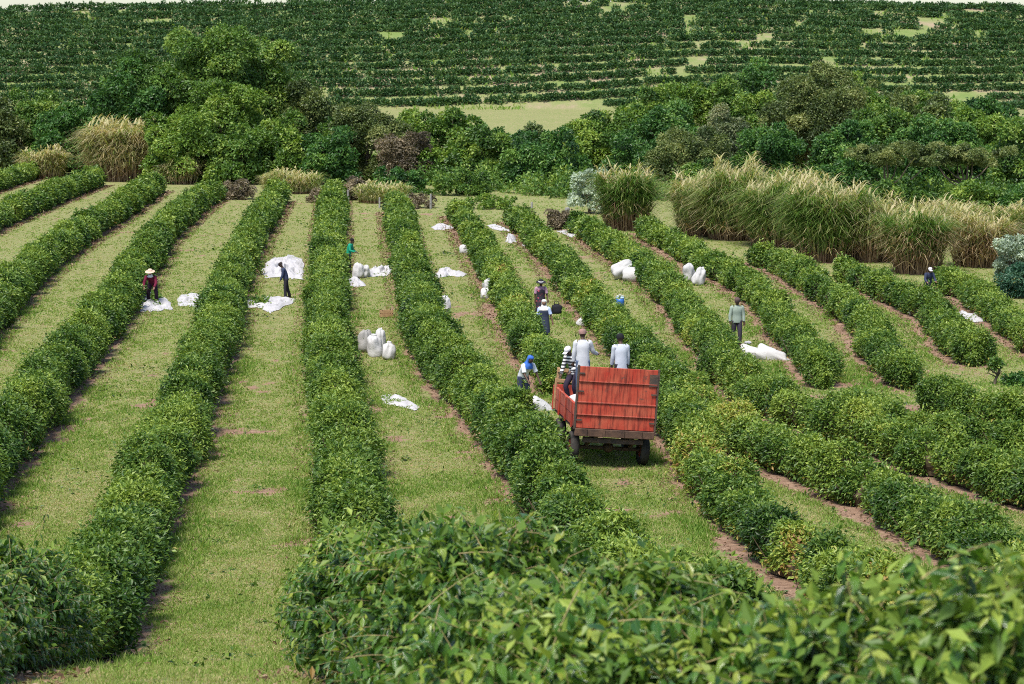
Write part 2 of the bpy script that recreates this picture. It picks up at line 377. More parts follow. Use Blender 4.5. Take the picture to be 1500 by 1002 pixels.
# ------------------------------------------------------------------ leaves
def norm(a): return a/np.maximum(np.linalg.norm(a, axis=1, keepdims=True), 1e-6)
def diamonds(P, A, Nn, L, W, fold=0.12):
    A = norm(A); S = norm(np.cross(A, Nn)); Nn = np.cross(S, A)
    L = L[:, None]; W = W[:, None]
    V = np.empty((len(P), 4, 3), np.float32)
    V[:, 0] = P; V[:, 1] = P+A*L*.45+S*W*.5+Nn*W*fold
    V[:, 2] = P+A*L-Nn*L*.12; V[:, 3] = P+A*L*.45-S*W*.5+Nn*W*fold
    F = np.arange(len(P)*4, dtype=np.int32).reshape(-1, 4)
    return V.reshape(-1, 3), F
def leaf_template(nv, droop, wave, ph):
    v = np.linspace(0, 1, nv)
    hw = 0.225*np.sin(np.pi*np.clip(v, 0.0, 1)**0.85)**0.85*(1-0.25*v) ; hw[0] = 0.012; hw[-1] = 0.006
    T = []; U = []; VV = []
    for i in range(nv):
        for s in (-1, 0, 1):
            z = -droop*v[i]**2 + (0.28*hw[i]+wave*math.sin(v[i]*17+ph+s)*hw[i]/.2 if s else 0)
            y = v[i]-0.25*droop*v[i]**2
            T.append((s*hw[i], y, z)); U.append(abs(s)*hw[i]/.2); VV.append(v[i])
    F = []
    for i in range(nv-1):
        for s in (0, 1): F.append((i*3+s, i*3+s+1, (i+1)*3+s+1, (i+1)*3+s))
    return np.array(T), np.array(F), np.array(U), np.array(VV)
TEMPL = {nv: [leaf_template(nv, dr, wv, ph) for dr, wv, ph in ((.1, .02, 0), (.3, .03, 1), (.45, .02, 2), (.2, .04, 3), (.6, .03, 4))] for nv in (4, 7)}
def fine_leaves(P, A, Nn, L, nv):
    """many curved coffee leaves -> V, F, u, v, face-per-leaf count"""
    A = norm(A); S = norm(np.cross(A, Nn)); Nn = np.cross(S, A)
    k = rng.integers(0, 5, len(P)); Vs, Fs, Us, Vv, ids = [], [], [], [], []
    off = 0
    for t in range(5):
        w = np.where(k == t)[0]
        if not len(w): continue
        T, F, U, VV = TEMPL[nv][t]
        V = P[w, None, :]+L[w, None, None]*(T[None, :, 0, None]*S[w, None, :]+T[None, :, 1, None]*A[w, None, :]+T[None, :, 2, None]*Nn[w, None, :])
        nvv = len(T)
        Fs.append((F[None]+(np.arange(len(w))*nvv)[:, None, None]+off).reshape(-1, 4)); off += len(w)*nvv
        Vs.append(V.reshape(-1, 3)); Us.append(np.tile(U, len(w))); Vv.append(np.tile(VV, len(w))); ids.append(np.repeat(w, len(F)))
    return np.concatenate(Vs), np.concatenate(Fs), np.concatenate(Us), np.concatenate(Vv), np.concatenate(ids)

class Hedge:
    """surface of one row: bushes about 1.3 m apart that have grown together"""
    def __init__(s, pth, w, h, full, seed):
        s.p = pth; s.w = w; s.h = h; s.full = full; s.seed = seed
        s.len = 0.5*(len(pth)-1)
        t = np.gradient(pth, axis=0); s.t = norm(t)
        rb = np.random.default_rng(seed)
        b = [0.0]
        while b[-1] < s.len+2: b.append(b[-1]+rb.uniform(0.95, 1.75))
        s.b = np.array(b); s.bh = rb.uniform(0.76, 1.14, len(b)); s.bw = rb.uniform(0.78, 1.18, len(b)); s.bt = rb.normal(0, 1, len(b))
        gone = rb.random(len(b)) > full
        s.bh[gone] *= 0.62; s.bw[gone] *= 0.66
        s.bo = rb.normal(0, 0.1, len(b))
    def surf(s, q, phi, depth, noise_on=True):
        i = q/0.5; i0 = np.clip(i.astype(int), 0, len(s.p)-2); f = (i-i0)[:, None]
        c = s.p[i0]*(1-f)+s.p[i0+1]*f; t = norm(s.t[i0]*(1-f)+s.t[i0+1]*f)
        u = np.stack([t[:, 1], -t[:, 0]], 1)
        k = np.clip(np.searchsorted(s.b, q)-1, 0, len(s.b)-2)
        a = (q-s.b[k])/(s.b[k+1]-s.b[k])
        dome = 1-0.40*np.abs(2*a-1)**2.2
        hh = s.h*s.bh[k]*dome; ww = s.w*.5*s.bw[k]*(1-0.32*np.abs(2*a-1)**2.2)
        gr = 1+.14*sstep(29, 15, c[:, 1]); hh = hh*gr; ww = ww*(1+.30*sstep(40, 16, c[:, 1]))
        end = np.minimum(q, s.len-q); ef = np.sqrt(np.clip(end/0.9, 0.02, 1)); hh = hh*(.4+.6*ef); ww = ww*ef
        cs, sn = np.cos(phi), np.sin(phi)
        lx = np.sign(cs)*np.abs(cs)**0.75*ww; lz = np.clip(sn, 0, 1)**0.62*hh
        lx = lx*(0.80+0.22*np.sin(np.pi*np.clip(lz/hh, 0, 1)*0.85)) + s.bo[k]
        P = np.empty((len(q), 3)); P[:, :2] = c+u*lx[:, None]; g = terrain(P[:, 0], P[:, 1])
        P[:, 2] = lz
        nn = np.stack([u[:, 0]*cs, u[:, 1]*cs, np.clip(sn, 0, 1)*0.8+.05], 1)
        al = (2*a-1)*0.45; nn[:, :2] += t*al[:, None]+t*((np.clip(1-(s.len-q)/.8, 0, 1)-np.clip(1-q/.8, 0, 1))*1.4)[:, None]
        nn = norm(nn)
        P[:, 2] += g
        if noise_on:
            P += nn*(0.22*vnoise(P, 0.95, s.seed)+0.14*vnoise(P, 0.42, s.seed+1))[:, None]
        P -= nn*depth[:, None]
        P[:, 2] = np.maximum(P[:, 2], g+0.06)
        return P, nn, lz/np.maximum(hh, .1), s.bt[k]

def hedge_core(hd, sc=0.72, parent=None):
    n = int(hd.len/0.4)+2; m = 11
    q = np.linspace(1.5, hd.len-1.5, n); ph = np.linspace(-0.02, np.pi+0.02, m)
    Q, PH = np.meshgrid(q, ph, indexing='ij')
    P, nn, _, _ = hd.surf(Q.ravel(), np.clip(PH.ravel(), 0, np.pi), np.full(Q.size, 0.0))
    c = np.interp(q, np.arange(len(hd.p))*.5, hd.p[:, 0]), np.interp(q, np.arange(len(hd.p))*.5, hd.p[:, 1])
    C = np.repeat(np.stack([c[0], c[1], terrain(c[0], c[1])], 1), m, 0)
    P = C+(P-C)*sc
    I, J = np.meshgrid(np.arange(n-1), np.arange(m-1), indexing='ij'); b = (I*m+J).ravel()
    F = np.stack([b, b+m, b+m+1, b+1], 1)
    e = [(s0+k, s0+k+1, s0+m-2-k, s0+m-1-k) for s0 in (0, (n-1)*m) for k in range(m//2-1)]
    return P, np.concatenate([F, np.array(e)])

def stems_geo(hd, every=0.9):
    """short crooked stems showing below the leaves"""
    Vs = []; Fs = []; off = 0
    n = int(hd.len/every*4); q = rng.uniform(0.2, hd.len-0.2, n)
    i0 = np.clip((q/0.5).astype(int), 0, len(hd.p)-2); c = hd.p[i0]; t = hd.t[i0]; u = np.stack([t[:, 1], -t[:, 0]], 1)
    lat = rng.uniform(-.28, .28, n)*hd.w; top = rng.uniform(-.42, .42, n)*hd.w
    B = np.zeros((n, 3)); B[:, :2] = c+u*lat[:, None]; B[:, 2] = terrain(B[:, 0], B[:, 1])-.03
    T = np.zeros((n, 3)); T[:, :2] = c+u*(lat+top)[:, None]+t*rng.uniform(-.3, .3, n)[:, None]; T[:, 2] = B[:, 2]+rng.uniform(.35, .75, n)*hd.h
    r = rng.uniform(.012, .03, n)
    V = np.empty((n, 6, 3))
    for k in range(3):
        w = 2*np.pi*k/3; d = np.array([math.cos(w), math.sin(w), 0])
        V[:, k] = B+d*r[:, None]; V[:, 3+k] = T+d*r[:, None]*.5
    base = (np.arange(n)*6)[:, None]
    F = np.concatenate([base+np.array([[k, (k+1) % 3, 3+(k+1) % 3, 3+k]]) for k in range(3)])
    return V.reshape(-1, 3), F

def in_view(P, mx=140, my=160):
    q = project(P); return (q[:, 0] > -mx) & (q[:, 0] < 1500+mx) & (q[:, 1] < 1002+my) & (q[:, 2] > 1)

NEAR = 34.0
def make_hedge(label, pth, w, h, full, yel, seed):
    hd = Hedge(pth, w, h, full, seed)
    mid = pth[len(pth)//2]
    root = empty('coffee_hedge', (mid[0], mid[1], float(terrain(mid[0], mid[1]))), 0, label, 'hedge', 'coffee hedges of the near field')
    off = np.array(root.location)
    # cells of 1 m
    qs = np.arange(0.5, hd.len, 1.0)
    i0 = np.clip((qs/0.5).astype(int), 0, len(pth)-1); C = np.stack([pth[i0, 0], pth[i0, 1], terrain(pth[i0, 0], pth[i0, 1])+.8], 1)
    ok = in_view(C, 260, 330); d = C[:, 1]
    L = np.clip(d*0.00135, 0.115, 0.26)
    per = 2*h+w*1.1
    cnt = np.where(ok, per*2.35/(0.25*L*L), per*90).astype(int)
    cnt = np.where((d < NEAR), (cnt*0.45).astype(int), cnt)
    q = np.repeat(qs, cnt)+rng.uniform(-.5, .5, cnt.sum()); q = np.clip(q, 0.02, hd.len-.02); Lr = np.repeat(L, cnt); dr_ = np.repeat(d, cnt)
    for e0, k0 in ((0, 0), (1, -1)):
        if ok[k0]:
            ne = int(4.5*2.3/(0.25*L[k0]**2)); qe = 1.1*rng.random(ne)**2.2+.01
            q = np.concatenate([q, hd.len-qe if e0 else qe]); Lr = np.concatenate([Lr, np.full(ne, L[k0])]); dr_ = np.concatenate([dr_, np.full(ne, d[k0])])
    n = len(q)
    phi = rng.uniform(0.02, np.pi-.02, n)
    dep = np.abs(rng.normal(0, .10, n))+rng.uniform(0, .12, n) - (rng.random(n) < .10)*rng.uniform(0, .28, n)
    dep = np.where(dr_ < NEAR, dep+.12, dep)
    P, nn, hf, bt = hd.surf(q, phi, dep)
    A = nn*[.75, .75, .35]+rng.normal(0, .55, (n, 3))+[0, 0, -.28]
    Nn = nn*.55+[0, 0, .55]+rng.normal(0, .42, (n, 3))
    Ls = Lr*rng.uniform(.7, 1.25, n)
    V, F = diamonds(P, A, Nn, Ls, Ls*rng.uniform(.38, .58, n))
    pat = vnoise(P, 3.2, seed+5); fineN = vnoise(P, .55, seed+6)
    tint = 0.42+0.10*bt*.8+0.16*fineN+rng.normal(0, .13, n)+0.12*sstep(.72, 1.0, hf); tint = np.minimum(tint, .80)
    yl = np.clip(pat-0.38+0.55*yel, 0, 1)*yel
    tint = tint+yl*rng.uniform(0.2, .85, n)*1.25
    low = (hf < .35) & (rng.random(n) < .04+.22*yel)
    tint = np.where(low, rng.uniform(.86, 1, n), tint)
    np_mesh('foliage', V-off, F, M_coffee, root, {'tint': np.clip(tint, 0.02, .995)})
    cv, cf = hedge_core(hd); sv, sf = stems_geo(hd)
    np_mesh('branches', np.concatenate([cv, sv])-off, np.concatenate([cf, sf+len(cv)]), M_twig, root, smooth=False)
    # near part: sprays of full leaves on tan side branches
    nm = (d < NEAR) & ok
    if nm.any():
        spr_cnt = np.where(nm, per*np.where(d < 18, 34, 30), 0).astype(int)
        q = np.repeat(qs, spr_cnt)+rng.uniform(-.5, .5, spr_cnt.sum()); q = np.clip(q, .05, hd.len-.05); m = len(q)
        phi = rng.uniform(0.05, np.pi-.05, m)
        P, nn, hf, bt = hd.surf(q, phi, np.full(m, 0.0)+rng.uniform(-.06, .16, m))
        dr = norm(nn*[1, 1, .75]+rng.normal(0, .38, (m, 3))+[0, 0, .22])
        ln = rng.uniform(.38, .68, m)
        side = norm(np.cross(dr, np.tile([0, 0, 1.0], (m, 1))+rng.normal(0, .25, (m, 3))))
        K = 8
        tpar = np.linspace(-.85, .12, K)       # along the branch, 0 = surface point
        def bpt(tv): return P+dr*(ln*tv)[:, None]-np.array([0, 0, 1.0])*((np.clip(tv+.85, 0, 2)**2)*ln*.20)[:, None]
        LP, LA, LN, LL, LT, LD = [], [], [], [], [], []
        dd = P[:, 1]
        for kk in range(K):
            tv = tpar[kk]+rng.uniform(-.03, .03, m); B = bpt(tv)
            for sg in (-1, 1):
                young = kk >= K-2
                A = side*sg*rng.uniform(.55, .95, m)[:, None]+dr*rng.uniform(.25, .75, m)[:, None]+rng.normal(0, .2, (m, 3))+np.stack([0*dd, 0*dd, -rng.uniform(.25, 1.15, m)], 1)
                Nn = np.tile([0, 0, 1.0], (m, 1))+nn*.45+rng.normal(0, .3, (m, 3))
                LP.append(B); LA.append(A); LN.append(Nn); LD.append(dd)
                LL.append(rng.uniform(.080, .158, m)*(0.62 if kk == K-1 else (.85 if young else 1)))
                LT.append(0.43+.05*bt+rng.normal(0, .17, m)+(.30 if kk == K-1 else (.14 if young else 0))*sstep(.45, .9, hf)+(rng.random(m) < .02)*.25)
        LP, LA, LN, LL, LT, LD = map(np.concatenate, (LP, LA, LN, LL, LT, LD))
        keep = rng.random(len(LP)) < .93
        for nv, sel in ((7, keep & (LD < 19)), (4, keep & (LD >= 19))):
            if sel.sum() == 0: continue
            V, F, U, VV, ids = fine_leaves(LP[sel], LA[sel], LN[sel], LL[sel], nv)
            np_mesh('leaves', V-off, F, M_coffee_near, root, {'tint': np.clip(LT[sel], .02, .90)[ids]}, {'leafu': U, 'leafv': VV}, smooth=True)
        # side branches
        ns = 6; ring = 4
        tv = np.linspace(-.95, .14, ns); Vb = np.empty((m, ns, ring, 3))
        for a in range(ns):
            B = bpt(np.full(m, tv[a])); r = .0050*(1-.7*a/(ns-1))
            for k in range(ring):
                w = 2*np.pi*k/ring; Vb[:, a, k] = B+side*(r*math.cos(w))+np.cross(side, dr)*(r*math.sin(w))
        fb = []
        for a in range(ns-1):
            for k in range(ring): fb.append((a*ring+k, a*ring+(k+1) % ring, (a+1)*ring+(k+1) % ring, (a+1)*ring+k))
        Fb = (np.array(fb)[None]+(np.arange(m)*ns*ring)[:, None, None]).reshape(-1, 4)
        np_mesh('twigs', Vb.reshape(-1, 3)-off, Fb, M_stem, root, smooth=True)
    return root
for i, (label, px, ex, w, h, full, yel, pth) in enumerate(ROWS):
    if i < 7: w, h = w*.82, h*.92
    elif i in (8, 9, 10): w, h = w*.82, h*.86
    else: w, h = w*.74, h*.82
    make_hedge(label, pth, w, h, full, yel, 100+i*7)
def at_many(px, py, h=0.0):
    r = CF[None]+np.stack([(px-750)/FPX, 0*px, 0*px], 1)-CU[None]*((py-501)/FPX)[:, None]
    r = r/r[:, 1:2]; d = (h-CAM_Z)/r[:, 2]
    d = np.clip(d, 5, 400)
    for _ in range(25):
        d = .5*d+.5*np.clip((terrain(r[:, 0]*d, d)+h-CAM_Z)/r[:, 2], 5, 400)
    return np.stack([r[:, 0]*d, d, terrain(r[:, 0]*d, d)+h], 1)

# ------------------------------------------------------------------ trees and bushes beyond the field
def crown_geo(c, R, Hh, L, seed, kind, flat=1.0, nl=None, open_=False):
    rg = np.random.default_rng(seed)
    nl = nl or int(22+R*5.0)
    u = rg.normal(0, 1, (nl, 3)); u = norm(u); u[:, 2] = np.where(u[:, 2] < -.4*(1 if open_ else 2.5), -u[:, 2], u[:, 2])
    rr = rg.uniform(.40, .95, nl)[:, None]
    lr = rg.uniform(.16, .31, nl)*min(R, Hh*1.3)
    C = np.array(c)+u*rr*np.array([R, R*.85, Hh])
    lr = np.minimum(lr, np.maximum(.35, (1.05-rr[:, 0])*R+.20*R))
    if not open_:       # low branches down to the ground
        a = rg.uniform(0, 2*np.pi, 9); q = rg.uniform(.45, .9, 9)
        C = np.vstack([C, np.array(c)+np.stack([np.cos(a)*q*R, np.sin(a)*q*R*.8, -Hh*rg.uniform(.45, .95, 9)], 1)])
        lr = np.append(lr, rg.uniform(.24, .40, 9)*min(R, Hh*1.4))
    C = np.vstack([C, [c]]); lr = np.append(lr, min(R, Hh)*.62)
    Ps, Ns, Ts = [], [], []
    for k in range(len(C)):
        n = int(4*np.pi*lr[k]**2*1.25/(.28*L*L))+8
        v = norm(rg.normal(0, 1, (n, 3))); v[:, 2] = np.where(v[:, 2] < -.55, -v[:, 2], v[:, 2])
        dep = 1-np.abs(rg.normal(0, .16, n))+(rg.random(n) < .12)*rg.uniform(0, .3, n)
        P = C[k]+v*lr[k]*dep[:, None]*np.array([1, 1, .85*flat])
        P += v*(lr[k]*.34*vnoise(P, lr[k]*.5+.2, seed)+.22*vnoise(P, .55, seed+2))[:, None]
        ins = np.zeros(n, bool)
        for j in range(len(C)):
            if j != k: ins |= np.linalg.norm((P-C[j])/[1, 1, .85*flat], axis=1) < lr[j]*.80
        ins &= rg.random(n) < .93
        P, v = P[~ins], v[~ins]
        Ps.append(P); Ns.append(v); Ts.append(np.full(len(P), rg.normal(0, .14)))
    P, v, T = np.concatenate(Ps), np.concatenate(Ns), np.concatenate(Ts); n = len(P)
    A = v*[.6, .6, .3]+rg.normal(0, .6, (n, 3))+[0, 0, -.15]
    Nn = v*.7+[0, 0, .45]+rg.normal(0, .45, (n, 3))
    Ls = L*rg.uniform(.6, 1.3, n)
    V, F = diamonds(P, A, Nn, Ls, Ls*rg.uniform(.45, .7, n))
    tint = .44+T*1.3+.16*vnoise(P, L*4, seed+3)+rg.normal(0, .17, n)
    return V, F, np.clip(tint, .01, .99), C, lr

def tree(label, cx, top, hw, d, kind, bottom=.03, name='tree', cat='tree', group='trees along the edge of the field', flat=1.0, base=None, lf=1.0, seed=None, trunkmat=None):
    if base is not None:
        p = at(cx, base); d = p[1]
    x = at_d(cx, 300, d)[0]; g = float(terrain(x, d)); ztop = at_d(cx, top, d)[2]
    H = ztop-g; R = hw/FPX*d*1.12; sd_ = seed or int(cx*3+top*7+d)
    root = empty(name, (x, d, g), 0, label, cat, group); off = np.array(root.location)
    c = np.array([x, d, g+H*(1+bottom)/2]); Hh = H*(1-bottom)/2
    L = max(.16, d*.00138)*lf
    V, F, T, C, lr = crown_geo(c, R, Hh, L, sd_, kind, flat, None, bottom > .2)
    np_mesh('crown', V-off, F, M_tree[kind], root, {'tint': T})
    mb = MB(); rg = random.Random(sd_)
    tr = max(.05, min(.32, H*.028)); k = rg.uniform(-.3, .3)
    mb.tube([(0, 0, -.2), (k*.3, 0, H*.18), (k, .1, H*.38), (k*1.3, 0, H*.62)], [tr*1.35, tr, tr*.8, tr*.35], 8)
    for j in range(min(7, len(C))):
        q = C[j]-off; s0 = Vector((k*.8, .05, H*rg.uniform(.2, .42)))
        e = Vector(q); m = s0.lerp(e, .5)+Vector((rg.uniform(-.3, .3), 0, -.08*H))
        mb.tube([s0, m, e], [tr*.55, tr*.4, tr*.15], 6)
    mb.build('trunk', trunkmat or M_bark, root, True)
    return root

G2 = 'bushes along the edge of the field'
TREES = [
 ('tallest leafy tree of the big left clump, its rounded top against the hill', 290, 24, 88, 236, 'mid', {}),
 ('dark tree on the left flank of the big left clump', 205, 95, 62, 233, 'dark', {}),
 ('broad leafy tree making the right shoulder of the big left clump', 388, 55, 75, 241, 'mid', {}),
 ('lower tree at the right end of the big left clump, brown tinged top', 452, 118, 50, 238, 'olive', {}),
 ('bright green tree in the middle of the big left clump', 338, 108, 62, 228, 'bright', {}),
 ('dark shaded tree left of the big clump, above the straw grass', 165, 105, 42, 240, 'dark', {}),
 ('dark green tree above the tan straw clump on the left', 108, 150, 52, 237, 'dark', {}),
 ('green tree near the left edge of the picture below the hill rows', 45, 128, 52, 243, 'mid', {}),
 ('tree cut by the left edge of the picture', -20, 150, 52, 238, 'olive', {}),
 ('rounded light green bush low in front of the left clump', 272, 158, 58, 222, 'bright', {'bottom': .05}),
 ('light green bush right of the rounded one in front of the left clump', 352, 182, 44, 220, 'mid', {'bottom': .05}),
 ('yellowish green bush below the brown tinged tree', 415, 168, 48, 221, 'bright', {'bottom': .05}),
 ('dark green bush at the right foot of the left clump', 478, 188, 42, 219, 'dark', {'bottom': .05}),
 ('dull olive thin leaved tree left of the reddish dry bush', 537, 148, 56, 226, 'olive', {'lf': .75}),
 ('reddish brown dry bush in the middle of the tree line', 594, 192, 40, 221, 'dry', {'lf': .7, 'name': 'bush', 'cat': 'bush', 'bottom': .05}),
 ('green tree just below the pale grass strip, left of centre', 662, 156, 48, 233, 'mid', {}),
 ('yellow green bushy tree under the pale grass strip', 640, 208, 48, 222, 'bright', {'bottom': .05}),
 ('green bushy tree left of the dark creeper covered tree', 706, 192, 46, 221, 'mid', {'bottom': .05}),
 ('dark creeper covered tree in the centre of the tree line', 802, 190, 54, 213, 'dark', {'bottom': .02}),
 ('small olive tree between the two central dark trees', 768, 182, 34, 229, 'olive', {}),
 ('low green bush in front of the centre of the tree line', 738, 240, 32, 215, 'mid', {'bottom': .02}),
 ('tall tree between the greyish pale topped one and the highest right tree', 1078, 112, 48, 244, 'mid', {}),
 ('olive tree right of the big spreading one, against the hill', 1288, 112, 50, 243, 'olive', {'lf': .85}),
 ('mid green tree far right whose top meets the hill rows', 1366, 126, 52, 236, 'mid', {}),
 ('dark tree near the right edge under the hill rows', 1440, 138, 54, 232, 'dark', {}),
 ('bright tree left of the tall ones right of the pale strip', 915, 148, 44, 238, 'bright', {}),
 ('bushy dark tree behind the wide dull green one', 985, 150, 52, 230, 'dark', {}),
 ('olive green tree between the brown tinged tree and the dull olive one', 502, 150, 34, 232, 'mid', {}),
 ('small light green tree behind the reddish dry bush', 600, 156, 42, 231, 'bright', {'lf': .9}),
 ('dark low tree behind the low green central bush', 738, 186, 40, 226, 'dark', {}),
 ('tall mixed green tree left of the spreading olive tree', 1135, 120, 52, 236, 'mid', {}),
 ('leafy tree filling the gap right of the spreading olive tree', 1215, 130, 60, 232, 'bright', {}),
 ('broad dark tree behind the flat topped feathery pair', 1370, 178, 70, 206, 'dark', {}),
 ('light green tree behind the right flat topped feathery tree', 1452, 168, 50, 212, 'bright', {}),
 ('bright tree right of the dark creeper covered tree', 852, 176, 50, 225, 'bright', {}),
 ('green tree at the right end of the pale grass strip', 898, 160, 50, 236, 'mid', {}),
 ('tall green tree rising right of the pale grass strip', 955, 122, 58, 242, 'mid', {}),
 ('bright green tree with its top over the hill rows, right of centre', 1012, 106, 52, 247, 'bright', {}),
 ('dark tree behind the silvery shrub', 935, 192, 52, 221, 'dark', {'bottom': .05}),
 ('wide dull green tree left of the long cane thicket', 1012, 186, 62, 203, 'olive', {'bottom': .05, 'lf': .8}),
 ('greyish pale topped tree above the wide dull green one', 1062, 155, 52, 216, 'grey', {'lf': .8}),
 ('small dark tree with the highest top on the right, against the hill', 1108, 78, 36, 252, 'dark', {}),
 ('big spreading olive tree on the right with a broad crown', 1182, 96, 76, 228, 'olive', {'bottom': .08, 'lf': .8}),
 ('green tree behind the spreading olive tree', 1242, 100, 50, 238, 'mid', {}),
 ('dark tree in the shade under the spreading olive tree', 1120, 165, 48, 208, 'dark', {'bottom': .05}),
 ('dark green tree in the middle of the right tree group', 1240, 172, 50, 212, 'dark', {}),
 ('glossy green tree right of the spreading olive tree', 1296, 145, 50, 218, 'mid', {}),
 ('olive tree with a rounded brown tinged top on the right', 1350, 138, 52, 222, 'olive', {}),
 ('green tree next to the right edge, below the hill rows', 1408, 158, 50, 214, 'bright', {}),
 ('flat topped feathery tree, left one of the pair above the right cane', 1300, 206, 76, 184, 'olive', {'bottom': .42, 'lf': .65, 'flat': .7}),
 ('flat topped feathery tree, right one of the pair above the right cane', 1412, 206, 72, 186, 'olive', {'bottom': .42, 'lf': .65, 'flat': .7}),
 ('green tree cut by the right edge of the picture', 1490, 178, 46, 198, 'mid', {}),
 ('dark tree under the flat topped feathery trees', 1236, 232, 44, 184, 'dark', {'bottom': .05}),
 ('low rounded green bush under the left flat topped tree', 1315, 262, 50, 170, 'mid', {'bottom': .02, 'name': 'bush', 'cat': 'bush'}),
 ('rounded bright bush under the right flat topped tree', 1432, 268, 46, 164, 'bright', {'bottom': .02, 'name': 'bush', 'cat': 'bush'}),
 ('dark bush on the right edge above the silvery shrub', 1496, 262, 36, 163, 'dark', {'bottom': .02, 'name': 'bush', 'cat': 'bush'}),
 ('small green bush left of the long cane thicket', 1022, 236, 30, 186, 'mid', {'bottom': .02, 'name': 'bush', 'cat': 'bush'}),
 ('silvery white shrub at the field edge in the centre', 864, 242, 30, 0, 'silver', {'base': 313, 'bottom': .12, 'name': 'bush', 'cat': 'bush', 'lf': .8}),
 ('silvery grey shrub on the right edge beside the dry cane', 1488, 336, 30, 0, 'silver', {'base': 405, 'bottom': .02, 'name': 'bush', 'cat': 'bush', 'lf': .8}),
 ('bluish green shrub on the right edge below the silvery one', 1496, 374, 30, 0, 'blue', {'base': 436, 'bottom': .02, 'name': 'bush', 'cat': 'bush', 'lf': .8}),
 ('low bright creeper bush by the fence posts in the centre', 716, 284, 44, 0, 'bright', {'base': 306, 'bottom': .0, 'name': 'bush', 'cat': 'bush', 'lf': .8}),
 ('low green bush at the field edge left of the grey dead brush', 300, 240, 34, 0, 'mid', {'base': 268, 'bottom': .0, 'name': 'bush', 'cat': 'bush', 'lf': .8}),
 ('dense green bush behind the fence posts, left of centre', 585, 246, 46, 0, 'dark', {'base': 282, 'bottom': .0, 'name': 'bush', 'cat': 'bush', 'lf': .9}),
 ('green bush behind the fence, between the dry bush and the dark tree', 668, 248, 46, 0, 'mid', {'base': 286, 'bottom': .0, 'name': 'bush', 'cat': 'bush', 'lf': .9}),
 ('dead grey brush heap at the head of the hedges on the left', 352, 262, 27, 0, 'dry', {'base': 292, 'bottom': .0, 'name': 'dead_brush', 'cat': 'brush', 'lf': .6}),
 ('small dead brush heap beside the central fence post', 466, 276, 14, 0, 'dry', {'base': 297, 'bottom': .0, 'name': 'dead_brush', 'cat': 'brush', 'lf': .6}),
 ('reddish dead brush heap behind the left fence post', 522, 256, 24, 0, 'dry', {'base': 293, 'bottom': .0, 'name': 'dead_brush', 'cat': 'brush', 'lf': .6}),
 ('low dead brush heap between the second and third fence posts', 612, 284, 30, 0, 'dry', {'base': 305, 'bottom': .0, 'name': 'dead_brush', 'cat': 'brush', 'lf': .6}),
 ('dead vine heap against the leaning stump at the field edge', 818, 304, 17, 0, 'dry', {'base': 336, 'bottom': .0, 'name': 'dead_brush', 'cat': 'brush', 'lf': .6}),
 ('single small coffee bush on a bare thin stem at the right', 1462, 524, 11, 0, 'mid', {'base': 563, 'bottom': .35, 'name': 'bush', 'cat': 'bush', 'lf': .9}),
 ('small coffee bush at the right edge beside the thin stemmed one', 1492, 540, 16, 0, 'dark', {'base': 566, 'bottom': .0, 'name': 'bush', 'cat': 'bush', 'lf': .9}),
]
for label, cx, top, hw, d, kind, kw in TREES:
    kw = dict(kw)
    if kw.get('cat') == 'bush': kw['group'] = G2
    if kw.get('cat') == 'brush': kw['group'] = 'heaps of dead brush at the head of the hedges'
    tree(label, cx, top, hw, d, kind, **kw)

def undergrowth():
    X = rng.uniform(-60, 1560, 900)
    by = np.interp(X, [-60, 450, 600, 720, 840, 960, 1100, 1560], [252, 262, 272, 282, 296, 296, 300, 318])-rng.uniform(2, 26, 900)
    P0 = at_many(X, by); keep = ~((X > 870) & (X < 905)); P0 = P0[keep]; m = len(P0)
    h = rng.uniform(.7, 2.4, m); r = rng.uniform(.6, 1.5, m); nl = 170
    v = norm(rng.normal(0, 1, (m*nl, 3))); v[:, 2] = np.abs(v[:, 2]); dep = 1-np.abs(rng.normal(0, .25, m*nl))+(rng.random(m*nl) < .15)*rng.uniform(0, .4, m*nl)
    P = np.repeat(P0, nl, 0)+v*np.stack([np.repeat(r, nl)*dep, np.repeat(r, nl)*dep, np.repeat(h, nl)*dep], 1)
    L = rng.uniform(.18, .40, m*nl); V, F = diamonds(P, v*.5+rng.normal(0, .6, P.shape), v*.6+[0, 0, .4]+rng.normal(0, .4, P.shape), L, L*.6)
    t = np.repeat(np.clip(rng.normal(.45, .22, m), 0, 1), nl)+rng.normal(0, .15, m*nl)
    o = np_mesh('undergrowth', V, F, M_tree['mid'], None, {'tint': np.clip(t, .01, .99)})
    tag(o, 'tangled green undergrowth along the foot of the tree line', 'undergrowth', kind='stuff')
undergrowth()

# ------------------------------------------------------------------ tall cane grass
def ribbons(B, D0, lean, ln, bend, w, ns, seed_t):
    """arching blades: base, start direction, lean direction, length, bend, width"""
    n = len(B); t = np.linspace(0, 1, ns+1)
    side = norm(np.cross(lean+rng.normal(0, .3, (n, 3)), [0, 0, 1.0])+1e-4)
    V = np.empty((n, ns+1, 2, 3))
    for k in range(ns+1):
        c = B+D0*(ln*(t[k]-.18*bend*t[k]**2))[:, None]+lean*(ln*bend*.75*t[k]**2)[:, None]-np.array([0, 0, 1])*(ln*bend*.75*t[k]**3)[:, None]
        c[:, 2] = np.maximum(c[:, 2], B[:, 2])
        hw = (w*.5*(1-t[k])**.6*(.6+.4*math.sin(math.pi*min(1, t[k]+.3))))[:, None]
        V[:, k, 0] = c-side*hw; V[:, k, 1] = c+side*hw
    F = np.array([(2*k, 2*k+1, 2*k+3, 2*k+2) for k in range(ns)])
    F = (F[None]+(np.arange(n)*(ns+1)*2)[:, None, None]).reshape(-1, 4)
    return V.reshape(-1, 3), F

